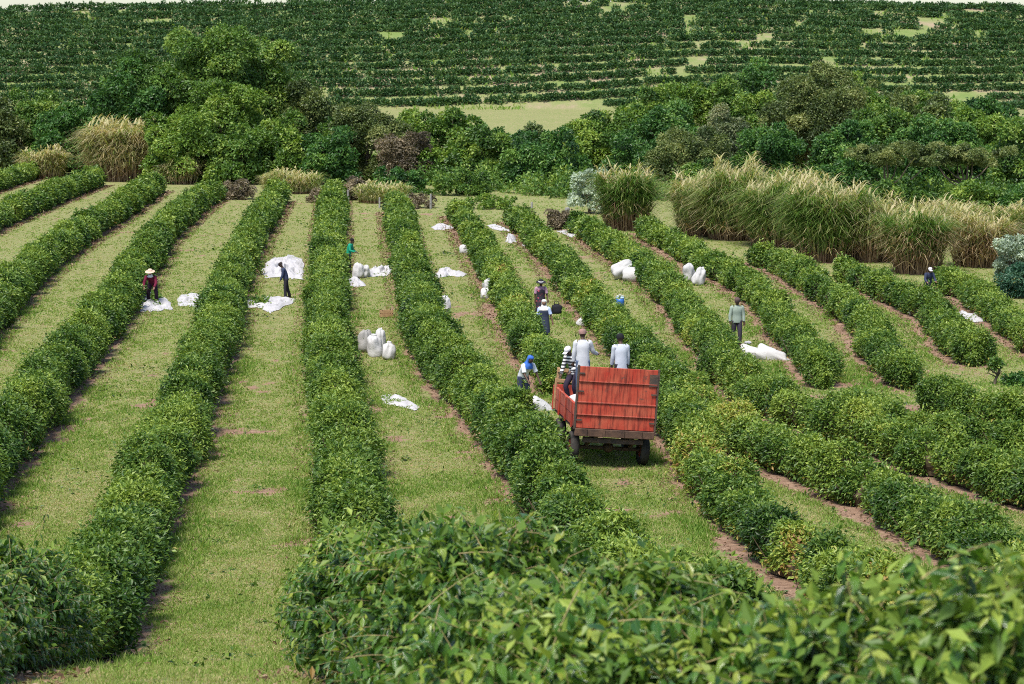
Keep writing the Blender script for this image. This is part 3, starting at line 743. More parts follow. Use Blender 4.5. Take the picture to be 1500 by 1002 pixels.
def cane(label, px, base, top, hw, tan, brown, dens=1.0, name='cane_grass', plume=.25):
    p = at(px, base); d = p[1]; s = FPX/d; H = (base-top)/s*.87; R = hw/s
    root = empty(name, p, 0, label, 'tall grass', 'clumps of tall cane grass at the field edge'); off = p
    n = int((420+330*R*H)*dens); n = min(n, 5200)
    Vs, Fs, Ts = [], [], []; o = 0
    def emit(B, D0, lean, ln, bend, w, ns, tint):
        nonlocal o
        V, F = ribbons(B, D0, lean, ln, bend, w, ns, 0); Vs.append(V); Fs.append(F+o); o += len(V); Ts.append(tint.ravel())
    wd = max(.028, d*.00042)
    def pts(m, rr=1.0):
        a = rng.uniform(0, 2*np.pi, m); r = np.sqrt(rng.random(m))*rr
        q = np.stack([np.cos(a)*r*R*.8, np.sin(a)*r*min(R, 2.2)*.8+min(R, 2.2)*.5, 0*a], 1)+p
        out = np.stack([np.cos(a)*r, np.sin(a)*r, 0*a], 1)
        return q, out
    edge = lambda q: .74+.26*np.clip(1-((q[:, 0]-p[0])/(R*.95+.01))**2, 0, 1)**.6
    bump = lambda q: 1+.26*vnoise(q*[1, .3, 0], max(.5, R*.28), int(px))
    # stalks
    m = int(n*.34); q, out = pts(m); ln = H*rng.uniform(.55, .95, m)*edge(q)*bump(q)
    D = norm(out*.20+rng.normal(0, .10, (m, 3))+[0, 0, 1]); lean = norm(out+rng.normal(0, .6, (m, 3))*[1, 1, 0]+1e-3)
    tt = np.tile(np.linspace(0, 1, 5)[None], (m, 1)); base_t = np.clip(tan+rng.normal(0, .12, m), 0, .85)[:, None]
    tint = np.where(tt < brown*rng.uniform(.7, 1.3, (m, 1)), rng.uniform(.88, 1, (m, 1)), base_t)
    emit(q, D, lean, ln, rng.uniform(.05, .35, m), np.full(m, wd), 5, tint)
    # arching leaves from along the stalks
    m = n; q, out = pts(m); h0 = np.minimum(H*edge(q)*bump(q)*np.clip(rng.beta(2.4, 1.5, m), .05, .9), H)
    q = q+out*[.25, .25, 0]*h0[:, None]; q[:, 2] += h0
    ln = rng.uniform(.22, .42, m)*H+.25
    lean = norm(out*.9+rng.normal(0, .8, (m, 3))*[1, 1, 0]+[0, -.15, 0]); D = norm(lean*.55+[0, 0, 1]+rng.normal(0, .2, (m, 3)))
    hf = h0/H; bt = np.clip(tan-.04+rng.normal(0, .20, m)+.16*vnoise(q, 1.1, int(base)), 0, .84)
    bt = np.where((hf < brown*1.15*rng.uniform(.5, 1.3, m)), rng.uniform(.80, 1, m), bt)
    emit(q, D, lean, ln, rng.uniform(.5, 1.35, m), np.full(m, wd*1.25), 5, np.tile(bt[:, None], (1, 5)))
    V, F, T = np.concatenate(Vs), np.concatenate(Fs), np.concatenate(Ts)
    np_mesh('blades', V-off, F, M_cane, root, {'tint': np.clip(T, 0, 1)})
    # plumes
    m = int(n*.14*plume/.25)
    if m:
        q, out = pts(m, .95); h0 = H*edge(q)*bump(q)*rng.uniform(.75, 1.12, m); q = q+out*[.2, .2, 0]*h0[:, None]; q[:, 2] += h0
        lean = norm(rng.normal(0, 1, (m, 3))*[1, 1, 0]+[.3, 0, 0]); D = norm(lean*.5+[0, 0, 1])
        V, F = ribbons(q, D, lean, rng.uniform(.18, .34, m)*H, rng.uniform(.25, .8, m), np.full(m, wd*1.7), 4, 0)
        np_mesh('plumes', V-off, F, M_cane, root, {'tint': np.repeat(np.clip(rng.normal(.72, .08, m), .5, .86), 4)})
    return root
CANES = [
 ('big tan straw clump of cane grass at the upper left, behind the hedge ends', 190, 266, 186, 74, .74, .30, 1.2),
 ('low straw grass right of the big tan clump, in front of the bright trees', 262, 270, 232, 32, .68, .2, .8),
 ('straw coloured cane grass left of the big tan clump', 112, 250, 196, 40, .66, .2, .9),
 ('pale dry cane grass by the far left hedge ends', 62, 262, 220, 34, .70, .2, .8),
 ('greenish cane grass at the left edge of the picture', 16, 256, 214, 36, .45, .2, .8),
 ('tan cane grass behind the grey dead brush heap', 342, 266, 226, 44, .66, .3, .9),
 ('low tan grass along the fence, right of the grey dead brush heap', 425, 284, 250, 50, .62, .1, .8),
 ('low tan grass by the fence posts, left of centre', 560, 298, 270, 46, .58, .1, .7),
 ('green arching cane clump beside the silvery shrub', 918, 338, 250, 36, .32, .35, 1.0),
 ('tall tan topped cane at the left end of the long right thicket', 1030, 346, 262, 42, .52, .22, 1.1),
 ('tallest tan plumed cane mass of the long right thicket', 1085, 352, 246, 56, .46, .20, 1.3),
 ('green and tan cane mass right of the tallest plumed one', 1148, 362, 258, 56, .38, .18, 1.3),
 ('cane mass with bright green blades above the hedge that ends at brown soil', 1212, 384, 272, 52, .36, .22, 1.2),
 ('dry tan cane between the bright green mass and the fountain shaped clump', 1275, 384, 292, 46, .60, .32, 1.1),
 ('fountain shaped dark green cane clump with brown hanging base', 1346, 402, 304, 42, .28, .55, 1.3),
 ('dry brown cane clump with hanging dead blades near the right edge', 1440, 392, 310, 46, .70, .6, 1.2),
 ('pale green cane behind the dry brown clump at the right edge', 1478, 352, 300, 40, .5, .3, .9),
 ('tan cane tops behind the fountain shaped clump', 1390, 356, 296, 50, .60, .3, 1.0),
]
for c in CANES: cane(*c)

# ------------------------------------------------------------------ fence posts and stump
M_post = plain_mat('weathered_concrete', (0.30, 0.29, 0.27), (0.20, 0.19, 0.17), 3, 0.9, 0.2, 0.4)
def post(label, px, base, top, w=.16, lean=0.0):
    p = at(px, base); H = (base-top)/(FPX/p[1])
    mb = MB(); n = 8
    mb.tube([(0, 0, -.2), (lean*.4*H, 0, H*.5), (lean*H, 0, H*.97), (lean*H, 0, H)], [w*.58, w*.54, w*.5, w*.36], 8)
    o = mb.build('fence_post', M_post); o.location = tuple(p); o.rotation_euler = (0, 0, .39)
    tag(o, label, 'fence post', 'posts of the fence behind the hedges')
post('grey fence post in front of the reddish dead brush', 510, 303, 278)
post('grey fence post standing alone right of the central hedge head', 556, 305, 289, .13)
post('grey fence post right of the low dead brush heap', 631, 306, 284)
post('short pale fence post in front of the dark creeper covered tree', 779, 307, 296)
post('thick leaning grey stump post wrapped in dead vines', 828, 334, 304, .34, .12)
post('thin grey fence post left of the grey dead brush heap', 322, 286, 268, .12)

# ------------------------------------------------------------------ rows on the far hill
ORD = ['lowest', 'second', 'third', 'fourth', 'fifth', 'sixth', 'seventh', 'eighth', 'ninth', 'tenth', 'eleventh', 'twelfth', 'thirteenth', 'fourteenth', 'fifteenth', 'sixteenth', 'seventeenth', 'eighteenth', 'nineteenth', 'twentieth', 'twenty first', 'twenty second', 'twenty third', 'twenty fourth', 'twenty fifth']
def hill_row(k, n):
    y0 = HILL0+2+k*3.95
    xs = [-125.0 if k >= 0 else 12.0-4*k]
    while xs[-1] < 125: xs.append(xs[-1]+rng.uniform(.65, 1.05))
    x = np.array(xs); y = y0+hill_shift(x)+1.0*vnoise(np.stack([x, 0*x+k*2.1, 0*x], 1), 24, 31)+rng.normal(0, .22, len(x))
    gap = vnoise(np.stack([x*.5, y, 0*x], 1), 5.5, 77)+.35*vnoise(np.stack([x, y, 0*x], 1), 2.5, 78)
    right = sstep(-10, 60, x)*sstep(26, 5, k)
    keep = rng.random(len(x)) < .95-.03*right-.95*sstep(.54, .92, gap)
    x, y = x[keep], y[keep]; m = len(x)
    r = rng.uniform(.58, .92, m); h = rng.uniform(.75, 1.2, m)*(1-.12*sstep(-10, 50, x))*(1+.25*vnoise(np.stack([x, y, 0*x], 1), 4, 5))
    nl = 100; v = norm(rng.normal(0, 1, (m, nl, 3)).reshape(-1, 3)); v[:, 2] = np.abs(v[:, 2])
    R = np.repeat(r, nl); Hh = np.repeat(h, nl); dep = 1-np.abs(rng.normal(0, .2, m*nl))+(rng.random(m*nl) < .1)*.25
    P = np.stack([np.repeat(x, nl)+v[:, 0]*R*dep, np.repeat(y, nl)+v[:, 1]*R*dep*.9, v[:, 2]**.8*Hh*dep], 1)
    P[:, 2] += np.repeat(terrain(x, y), nl)+.05
    q = len(P); Ls = rng.uniform(.34, .62, q)
    V, F = diamonds(P, v+rng.normal(0, .5, (q, 3)), v*.6+[0, 0, .5]+rng.normal(0, .4, (q, 3)), Ls, Ls*.6)
    t = np.repeat(rng.normal(.40, .10, m), nl)+rng.normal(0, .13, q)
    lab = ('short coffee row low on the right of the far hill, %s above the trees' % ('lowest', 'second', 'third')[k+3] if k < 0 else
           'dark coffee row across the far hill, lowest, just above the pale grass strip' if k == 0 else
           'dark coffee row across the far hill, on the skyline' if k == n-1 else
           'dark coffee row across the far hill, %s up from the pale grass strip' % ORD[k])
    o = np_mesh('coffee_row', V, F, M_hill, None, {'tint': np.clip(t, .01, .99)})
    tag(o, lab, 'coffee row', 'coffee rows across the far hill')
NR = 15
for k in range(-3, NR): hill_row(k, NR)
def hill_weeds():
    n = 26000
    x = rng.uniform(-120, 120, n); y = HILL0+rng.uniform(-6, 100, n)+hill_shift(x)
    P = np.stack([x, y, terrain(x, y)], 1); w = vnoise(P*[1, 1, 0], 6, 91)+.4*vnoise(P*[1, 1, 0], 2, 92)
    P = P[w > .05]; n = len(P); Ls = rng.uniform(.35, .95, n)
    V, F = diamonds(P, rng.normal(0, .45, (n, 3))+[0, 0, 1], rng.normal(0, 1, (n, 3))+[0, -.6, .3], Ls, Ls*.5)
    o = np_mesh('weeds', V, F, M_grass, None, {'tint': np.clip(rng.normal(.35, .2, n), 0, 1)})
    tag(o, 'pale green weeds growing between the rows of the far hill', 'weeds', kind='stuff')
hill_weeds()

# ------------------------------------------------------------------ short grass, weeds and litter of the field
def row_dist(Q):
    best = np.full(len(Q), 9.0)
    for pth in ROWPATHS:
        for k in range(0, len(pth)-1, 2):
            best = np.minimum(best, np.hypot(Q[:, 0]-pth[k, 0], Q[:, 1]-pth[k, 1]))
    return best
def grass():
    n = 560000
    px = rng.uniform(-260, 1860, n); py = 265+(1040-265)*rng.random(n)**.85
    P = at_many(px, py); ok = (P[:, 1] < 215) & (P[:, 1] > 20)
    P = P[ok]; dist = row_dist(P[:, :2])
    lush = .45*vnoise(P*[1, .6, 0], 2.4, 51)+.55*vnoise(P*[1, .6, 0], .8, 52)+.35*vnoise(P*[1, .5, 0], .3, 54)
    edge = (dist > .8) & (dist < 1.3+.5*rng.random(len(P))) & (vnoise(P*[1, 1, 0], 3.5, 53)+rng.normal(0, .2, len(P)) > .0)
    keep = (dist > .82+.45*np.clip(vnoise(P*[1, 1, 0], 1.6, 58)+.2, 0, 1)) & (rng.random(len(P)) > .85*bare_spots(P)) & (rng.random(len(P)) < .80+.2*sstep(-.6, .4, lush))
    P, dist, lush, edge = P[keep], dist[keep], lush[keep], edge[keep]
    nb = 3; m = len(P)
    Q = np.repeat(P, nb, 0)+rng.normal(0, .05, (m*nb, 3))*[1, 1, 0]
    lu, ed, dd = np.repeat(lush, nb), np.repeat(edge, nb), np.repeat(P[:, 1], nb)
    L = (.045+.05*np.clip(lu+.3, 0, 1)+np.where(ed, rng.uniform(.0, .10, m*nb), 0))*rng.uniform(.6, 1.4, m*nb)
    W = np.maximum(.012, dd*.00042)*rng.uniform(.7, 1.4, m*nb)
    V, F = diamonds(Q, rng.normal(0, .55, (m*nb, 3))*[1, 1, .3]+[0, 0, .8], rng.normal(0, 1, (m*nb, 3))+[0, -.3, .6], L, W)
    t = .52-.24*np.clip(lu, -1, 1)+rng.normal(0, .2, m*nb)-np.where(ed, .14, 0)
    o = np_mesh('grass', V, F, M_grass, None, {'tint': np.clip(t, 0.02, .98)})
    tag(o, 'short green and straw grass between the hedges', 'grass', kind='stuff')
grass()
def litter():
    cl = [(410, 366, 30, 30), (300, 365, 30, 40), (590, 418, 20, 10), (655, 371, 14, 40), (695, 432, 34, 60), (700, 430, 20, 50), (170, 690, 50, 60), (95, 705, 50, 60), (280, 795, 30, 40), (320, 885, 40, 50), (340, 960, 40, 50),
          (940, 425, 26, 30), (1130, 500, 22, 60), (1140, 520, 18, 60), (1040, 400, 15, 30), (920, 715, 45, 70), (430, 880, 22, 60), (660, 700, 40, 40), (150, 575, 40, 60), (230, 545, 40, 40), (610, 630, 40, 30), (1190, 450, 25, 20), (383, 462, 16, 40), (960, 735, 30, 50)]
    for _ in range(130): cl.append((rng.uniform(0, 1500), rng.uniform(320, 990), rng.uniform(6, 30), rng.integers(8, 30)))
    px = np.concatenate([c[0]+rng.normal(0, c[2]*.6, int(c[3])) for c in cl]); py = np.concatenate([c[1]+rng.normal(0, c[2]*.16, int(c[3])) for c in cl])
    P = at_many(px, py, .03); ok = (P[:, 1] < 200) & (P[:, 1] > 32); P = P[ok]
    n = len(P); L = np.maximum(.10, P[:, 1]*.0013)*rng.uniform(.7, 1.5, n)
    V, F = diamonds(P, rng.normal(0, 1, (n, 3))*[1, 1, .35]+[0, 0, .15], rng.normal(0, .5, (n, 3))+[0, 0, 1], L, L*.5)
    o = np_mesh('fallen_leaves', V, F, M_coffee, None, {'tint': np.clip(rng.normal(.35, .18, n), 0, .99)})
    tag(o, 'broken coffee twigs and leaves dropped on the grass', 'leaves', kind='stuff')
    # dry leaves under the hedges
    Ps = []
    for pth in ROWPATHS:
        m = len(pth)*26; i = rng.integers(0, len(pth), m); t = norm(np.gradient(pth, axis=0))[i]
        q = pth[i]+np.stack([t[:, 1], -t[:, 0]], 1)*(rng.choice([-1, 1], m)*rng.uniform(.6, 1.45, m))[:, None]+t*rng.uniform(-.3, .3, m)[:, None]
        Ps.append(np.stack([q[:, 0], q[:, 1], terrain(q[:, 0], q[:, 1])+.02+.03*rng.random(m)], 1))
    P = np.concatenate(Ps); P = P[in_view(P)]; n = len(P); L = np.maximum(.09, P[:, 1]*.0010)*rng.uniform(.7, 1.4, n)
    V, F = diamonds(P, rng.normal(0, 1, (n, 3))*[1, 1, .25], rng.normal(0, .4, (n, 3))+[0, 0, 1], L, L*.5)
    o = np_mesh('dry_leaves', V, F, M_dryleaf, None, {'tint': rng.random(n)})
    tag(o, 'dry brown leaves lying on the bare earth under the hedges', 'leaves', kind='stuff')
M_dryleaf = foliage_mat('dry_leaf', [(0, (0.06, 0.035, 0.02)), (0.5, (0.17, 0.10, 0.06)), (1, (0.34, 0.25, 0.17))], .8, .2, .1)
litter()
# ------------------------------------------------------------------ red trailer
def paint_mat(name, c, dark, worn):
    m, nt, out = new_mat(name)
    p = N(nt, 'ShaderNodeBsdfPrincipled', Roughness=.6); p.inputs['Specular IOR Level'].default_value = .3
    tc = nt.nodes.new('ShaderNodeTexCoord'); o = tc.outputs['Object']
    mp = nt.nodes.new('ShaderNodeMapping'); mp.inputs['Scale'].default_value = (9, 2, .8); nt.links.new(o, mp.inputs[0])
    streak = noise(nt, 1.4, 6, .7, mp.outputs[0]); blot = noise(nt, 1.6, 5, .65, o); chip = noise(nt, 3.4, 8, .78, o)
    col = mixc(nt, ramp(nt, blot, [(.35, (0, 0, 0)), (.7, (1, 1, 1))]), c, worn)
    col = mixc(nt, ramp(nt, streak, [(.47, (0, 0, 0)), (.64, (.85, .85, .85))]), col, dark)
    col = mixc(nt, ramp(nt, chip, [(.585, (0, 0, 0)), (.64, (.9, .9, .9))]), col, (.13, .055, .04))
    nt.links.new(col, p.inputs['Base Color'])
    b = N(nt, 'ShaderNodeBump', Strength=.35, Distance=.01); nt.links.new(streak, b.inputs['Height']); nt.links.new(b.outputs[0], p.inputs['Normal'])
    nt.links.new(p.outputs[0], out.inputs[0]); return m
M_red = paint_mat('worn_red_paint', (.39, .034, .019), (.10, .016, .012), (.47, .115, .062))
M_red2 = paint_mat('faded_red_paint', (.34, .055, .036), (.15, .026, .018), (.40, .11, .07))
M_darkwood = plain_mat('dark_oily_wood', (.055, .035, .028), (.13, .075, .05), 4, .85, .2, .4)
M_wood = plain_mat('raw_wood', (.42, .27, .14), (.30, .18, .09), 5, .8, .2, .3)
M_iron = plain_mat('rusty_iron', (.045, .035, .03), (.10, .06, .04), 7, .7, .4, .3)
M_tyre = plain_mat('worn_tyre', (.030, .028, .027), (.06, .055, .05), 6, .85, .2, .3)
YAW, ROLL = rad(7.5), rad(4.2)
_R = Matrix.Rotation(YAW, 3, 'Z')@Matrix.Rotation(ROLL, 3, 'Y')
TO = Vector(TRAILER)-_R@Vector((1.0, .75, 0))
def tl(x, y, z): return TO+_R@Vector((x, y, z))
trailer = empty('farm_trailer', TO, 0, 'red wooden farm trailer with a tall tailgate, carrying three workers', 'trailer')
trailer.rotation_euler = (0, ROLL, YAW)
HW, TL = 1.13, 4.0
tg = MB()
zs = [(1.07, 1.45, .030), (1.455, 1.80, .052), (1.805, 2.385, .034), (2.39, 2.80, .050)]
for a, b, o in zs: tg.box((0, -o/2-.005, (a+b)/2), (2*HW-.06, .03+o*.4, b-a-.012), None, .006)
tailgate = tg.build('tailgate', M_red, trailer)
t2 = MB()
t2.box((0, -.058, 1.80), (2*HW-.05, .05, .035), None, .005); t2.box((0, -.060, 1.455), (2*HW-.05, .045, .03), None, .005); t2.box((0, -.062, 2.385), (2*HW-.06, .045, .028), None, .005)
t2.build('batten', M_red2, tailgate)
for sx in (-1, 1): MB().box((sx*(HW+.0), -.02, 1.93), (.055, .09, 1.78), None, .008).build('iron_post', M_iron, tailgate)
t3 = MB()
t3.box((HW-.14, -.075, 2.50), (.24, .012, .34), None, .003)
t3.build('rusty_patch', M_iron, tailgate)
for z in (1.3, 2.1, 2.6):
    for sx in (-1, 1): MB().box((sx*(HW-.10), -.076, z), (.16, .014, .05), None, .003).build('hinge', M_iron, tailgate)
bd = MB(); bd.box((0, TL/2, 1.03), (2*HW, TL, .07), None, .01); bd.build('floor', M_darkwood, trailer)
bm_ = MB(); bm_.box((0, -.02, .955), (2*HW-.02, .14, .21), None, .012)
for x in (-.8, -.3, .25, .75): bm_.box((x, -.10, .96), (.05, .03, .2), None, .005)
bm_.build('rear_beam', M_darkwood, trailer)
ch = MB()
for x in (-.5, .5): ch.box((x, TL/2, .80), (.11, TL-.1, .16), None, .01)
for y in (.3, 1.5, 2.7, 3.8): ch.box((0, y, .93), (1.9, .09, .12), None, .01)
ch.box((0, TL+.9, .62), (.12, 1.9, .12), None, .01)
ch.box((0, .12, .73), (1.7, .12, .14), None, .01)
ch.build('chassis', M_iron, trailer)
for y in (.75, 3.2):
    ax = MB(); ax.tube([(-.98, y, .43), (.98, y, .43)], [.055, .055], 10); ax.ball((0, y, .45), (.16, .16, .15), 12, 8)
    for x in (-.62, .62):
        for j in range(4): ax.box((x, y, .56+.028*j), (.075, .95-.16*(3-j), .024), None, .004)
        ax.box((x, y, .50), (.1, .16, .1), None, .01)
    ax.build('axle', M_iron, trailer)
    for sx in (-1, 1):
        prof = [(.20, -.085), (.25, -.115), (.37, -.125), (.415, -.105), (.432, -.055), (.435, 0), (.432, .055), (.415, .105), (.37, .125), (.25, .115), (.20, .085)]
        V, F = [], []; sg = 40
        for k in range(sg):
            w = 2*math.pi*k/sg
            for r, xx in prof:
                rr = r-(.012 if (k % 2 and r > .41) else 0)
                V.append((sx*1.0+xx, y+rr*math.cos(w), .435+rr*math.sin(w)))
        m = len(prof)
        for k in range(sg):
            for i in range(m): F.append((k*m+i, k*m+(i+1) % m, ((k+1) % sg)*m+(i+1) % m, ((k+1) % sg)*m+i))
        wh = MB().add(V, F).build('wheel', M_tyre, trailer, True)
        rm = MB(); rm.tube([(sx*1.0-.09, y, .435), (sx*1.0-.05, y, .435), (sx*1.0+.05, y, .435), (sx*1.0+.09, y, .435)], [.21, .17, .17, .21], 20)
        rm.tube([(sx*1.02, y, .435), (sx*1.12, y, .435)], [.07, .05], 12)
        rm.build('rim', M_red2, wh)
for sx, hh in ((-1, .62), (1, .62)):
    sb = MB(); y0, y1 = .10, TL-.05
    for j in range(2): sb.box((sx*(HW+.012+.012*j), (y0+y1)/2, 1.09+hh*(j+.5)/2), (.035, y1-y0, hh/2-.012), None, .006)
    s_ = sb.build('side_board', M_red2, trailer)
    b2 = MB()
    for y in (.3, 1.45, 2.6, 3.75): b2.box((sx*(HW+.055), y, 1.08+hh/2), (.045, .09, hh+.08), None, .006)
    b2.box((sx*(HW+.01), (y0+y1)/2, 1.10+hh), (.07, y1-y0, .04), None, .006)
    b2.build('batten', M_red, s_)
    p_ = MB(); p_.box((sx*(HW-.01), .06, 1.40), (.06, .06, .75), None, .008); p_.build('corner_post', M_iron, trailer)
hb = MB()
for j in range(2): hb.box((0, TL-.03, 1.08+.34*(j+.5)), (2*HW-.08, .035, .33), None, .006)
h_ = hb.build('headboard', M_red, trailer)
h2 = MB()
for z in (1.86, 2.17): h2.box((0, TL-.03, z), (2*HW-.1, .05, .11), None, .008)
for x in (-1.05, -.35, .35, 1.05): h2.box((x, TL+.02, 1.65), (.08, .06, 1.2), None, .008)
h2.build('wooden_rail', M_wood, h_)
st = MB(); st.box((-HW-.06, TL-.55, 1.55), (.06, .06, .9), None, .008); st.build('stake', M_wood, trailer)

# ------------------------------------------------------------------ sacks, cloths and small things
def cloth_mat(name, c, c2, bump=.5, trans=.12):
    m, nt, out = new_mat(name)
    p = N(nt, 'ShaderNodeBsdfPrincipled', Roughness=.85); p.inputs['Specular IOR Level'].default_value = .2
    tc = nt.nodes.new('ShaderNodeTexCoord'); o = tc.outputs['Object']
    col = ramp(nt, noise(nt, 3.5, 5, .6, o), [(.35, c), (.7, c2)]); nt.links.new(col, p.inputs['Base Color'])
    b = N(nt, 'ShaderNodeBump', Strength=bump, Distance=.03); nt.links.new(noise(nt, 9 if bump > .4 else 5, 3, .5, o, 1.2), b.inputs['Height']); nt.links.new(b.outputs[0], p.inputs['Normal'])
    t = N(nt, 'ShaderNodeBsdfTranslucent'); nt.links.new(col, t.inputs[0])
    mx = N(nt, 'ShaderNodeMixShader'); mx.inputs[0].default_value = trans
    nt.links.new(p.outputs[0], mx.inputs[1]); nt.links.new(t.outputs[0], mx.inputs[2]); nt.links.new(mx.outputs[0], out.inputs[0]); return m
M_sack = cloth_mat('woven_white_sack', (.58, .57, .56), (.49, .475, .46))
M_sackg = cloth_mat('woven_grey_sack', (.36, .35, .33), (.28, .265, .245))
M_sheet = cloth_mat('white_cloth', (.52, .51, .52), (.42, .405, .41))

def sack_geo(h, w, seed, full=1.0):
    n = 24; prof = [(0, .02), (.01, .62), (.05, .88), (.16, 1.0), (.34, 1.04), (.54, 1.0), (.70, .96), (.82, .88), (.90, .74), (.95, .54), (.965, .34), (1.0, .38), (1.02, .34), (1.0, .16), (.97, .04)]
    r0 = random.Random(seed); ph = [r0.uniform(0, 6.28) for _ in range(4)]
    V, F = [], []
    for z, r in prof:
        for k in range(n):
            a = 2*math.pi*k/n
            cr = .045*math.sin(3*a+ph[0]+z*4)+.03*math.sin(7*a+ph[1]-z*6)+(.12*math.sin(9*a+ph[2]) if z > .6 else .02*math.sin(11*a+ph[3]))*(1 if r > .1 else 0)
            # two bottom corners give the square sack look
            sq = 1+.10*abs(math.cos(2*a))*(1 if z < .2 else .4)
            V.append((w*.5*r*(sq+cr)*math.cos(a), w*.5*.82*r*(sq+cr)*math.sin(a), z*h+.02*h*math.sin(2*a+ph[0])*(z > .5)))
    m = len(prof)
    A_ = np.array(V); A_ += (.13*w*vnoise(A_, .30*w, seed)+.07*w*vnoise(A_, .14*w, seed+5))[:, None]*norm(A_-[0, 0, h*.45]); A_[:, 2] = np.maximum(A_[:, 2], 0); V = [tuple(q) for q in A_]
    for i in range(m-1):
        for k in range(n): F.append((i*n+k, i*n+(k+1) % n, (i+1)*n+(k+1) % n, (i+1)*n+k))
    F.append(tuple(range(n-1, -1, -1))); F.append(tuple((m-1)*n+k for k in range(n)))
    return V, F
def sack(label, p, h, w, rot=(0, 0, 0), seed=1, mat=None, group='filled white sacks left between the hedges', z=0.0):
    V, F = sack_geo(h, w, seed)
    o = MB().add(V, F).build('sack', mat or M_sack, None, True)
    md = o.modifiers.new('smooth', 'SUBSURF'); md.levels = 1; md.render_levels = 1
    o.location = (float(p[0]), float(p[1]), float(p[2])+z); o.rotation_euler = rot
    return tag(o, label, 'sack', group)
def sack_px(label, px, py, h, w, rot=(0, 0, 0), seed=1, mat=None, lying=False):
    p = at(px, py); z = w*.38 if lying else 0
    return sack(label, p, h, w, rot, seed, mat, z=z)
sack_px('grey tinged standing sack, left one of the three together', 534, 516, .88, .54, (0, .05, .3), 3, M_sackg)
sack_px('tall white standing sack, middle one of the three together', 550, 523, .86, .60, (.05, -.06, .1), 5)
sack_px('short white standing sack, right one of the three together', 569, 527, .66, .56, (0, .08, .9), 8)
sack_px('white sack standing behind the middle one of the three together', 556, 514, .86, .5, (0, .1, 1.2), 9)
H2 = math.pi/2
sack_px('white sack standing at the left end of a cloth, near the worker in green', 524, 408, .82, .60, (0, .1, .4), 11)
sack_px('white sack standing behind a crumpled cloth, near the worker in green', 535, 406, .62, .6, (0, -.15, .9), 12)
sack_px('white sack leaning at the hedge, upper one of two by that hedge', 706, 406, .80, .62, (.15, .2, .2), 13)
sack_px('white sack at the hedge standing behind a fallen sack', 715, 434, .85, .6, (.1, -.15, 1.1), 14)
sack_px('white fallen sack lying in front of a standing one at the hedge', 704, 438, .90, .56, (.1, H2, .15), 15, None, True)
sack_px('small white sack half hidden by the hedge right of the three sacks', 650, 459, .80, .50, (0, .15, .4), 16)
sack_px('small white bag half hidden in the hedge, above the two stacked sacks', 679, 372, .55, .5, (0, .1, .4), 17)
sack_px('white lying sack with a peaked end, in the pair below the straw cane', 897, 410, 1.15, .75, (.0, 1.1, .2), 18, None, True)
sack_px('big white lying sack, right one of the pair below the straw cane', 912, 412, 1.25, .8, (.1, H2, -.1), 19, None, True)
sack_px('white sack standing left in the pair near the cane thicket', 1011, 412, .95, .6, (.1, -.2, .2), 20)
sack_px('white bulging sack right in the pair near the cane thicket', 1021, 418, .90, .72, (.1, .25, .8), 21)
sack_px('white lying sack at the feet of the man in grey green', 1082, 522, 1.15, .58, (.05, 1.85, -.2), 22, None, True)
sack_px('big white lying sack right of the man in grey green', 1104, 526, 1.35, .72, (.0, 1.85, -.15), 23, None, True)
sack_px('small white bag beside the hedge of the worker in the white cap', 1337, 462, .50, .36, (0, .1, 0), 24)
sack_px('white sack low behind the women, beside a hedge', 852, 478, .35, .5, (0, .3, 0), 26)
for k, (x, y, z, rz) in enumerate([(-.7, .55, 1.07, 0), (-.7, 1.35, 1.07, .1), (.35, .7, 1.07, .05), (.35, 1.5, 1.07, -.1), (-.2, 1.1, 1.42, .2)]):
    o = sack(['filled sack on the trailer floor behind the tailgate, left', 'filled sack on the trailer floor under the seated worker', 'filled sack on the trailer floor behind the tailgate, right', 'filled sack on the trailer floor in front of the standing worker', 'topmost filled sack of the trailer load'][k], tl(x-.45, y, z+.30), 1.0, .8, (0, H2, YAW+rz), 40+k, None, 'sacks loaded on the trailer')

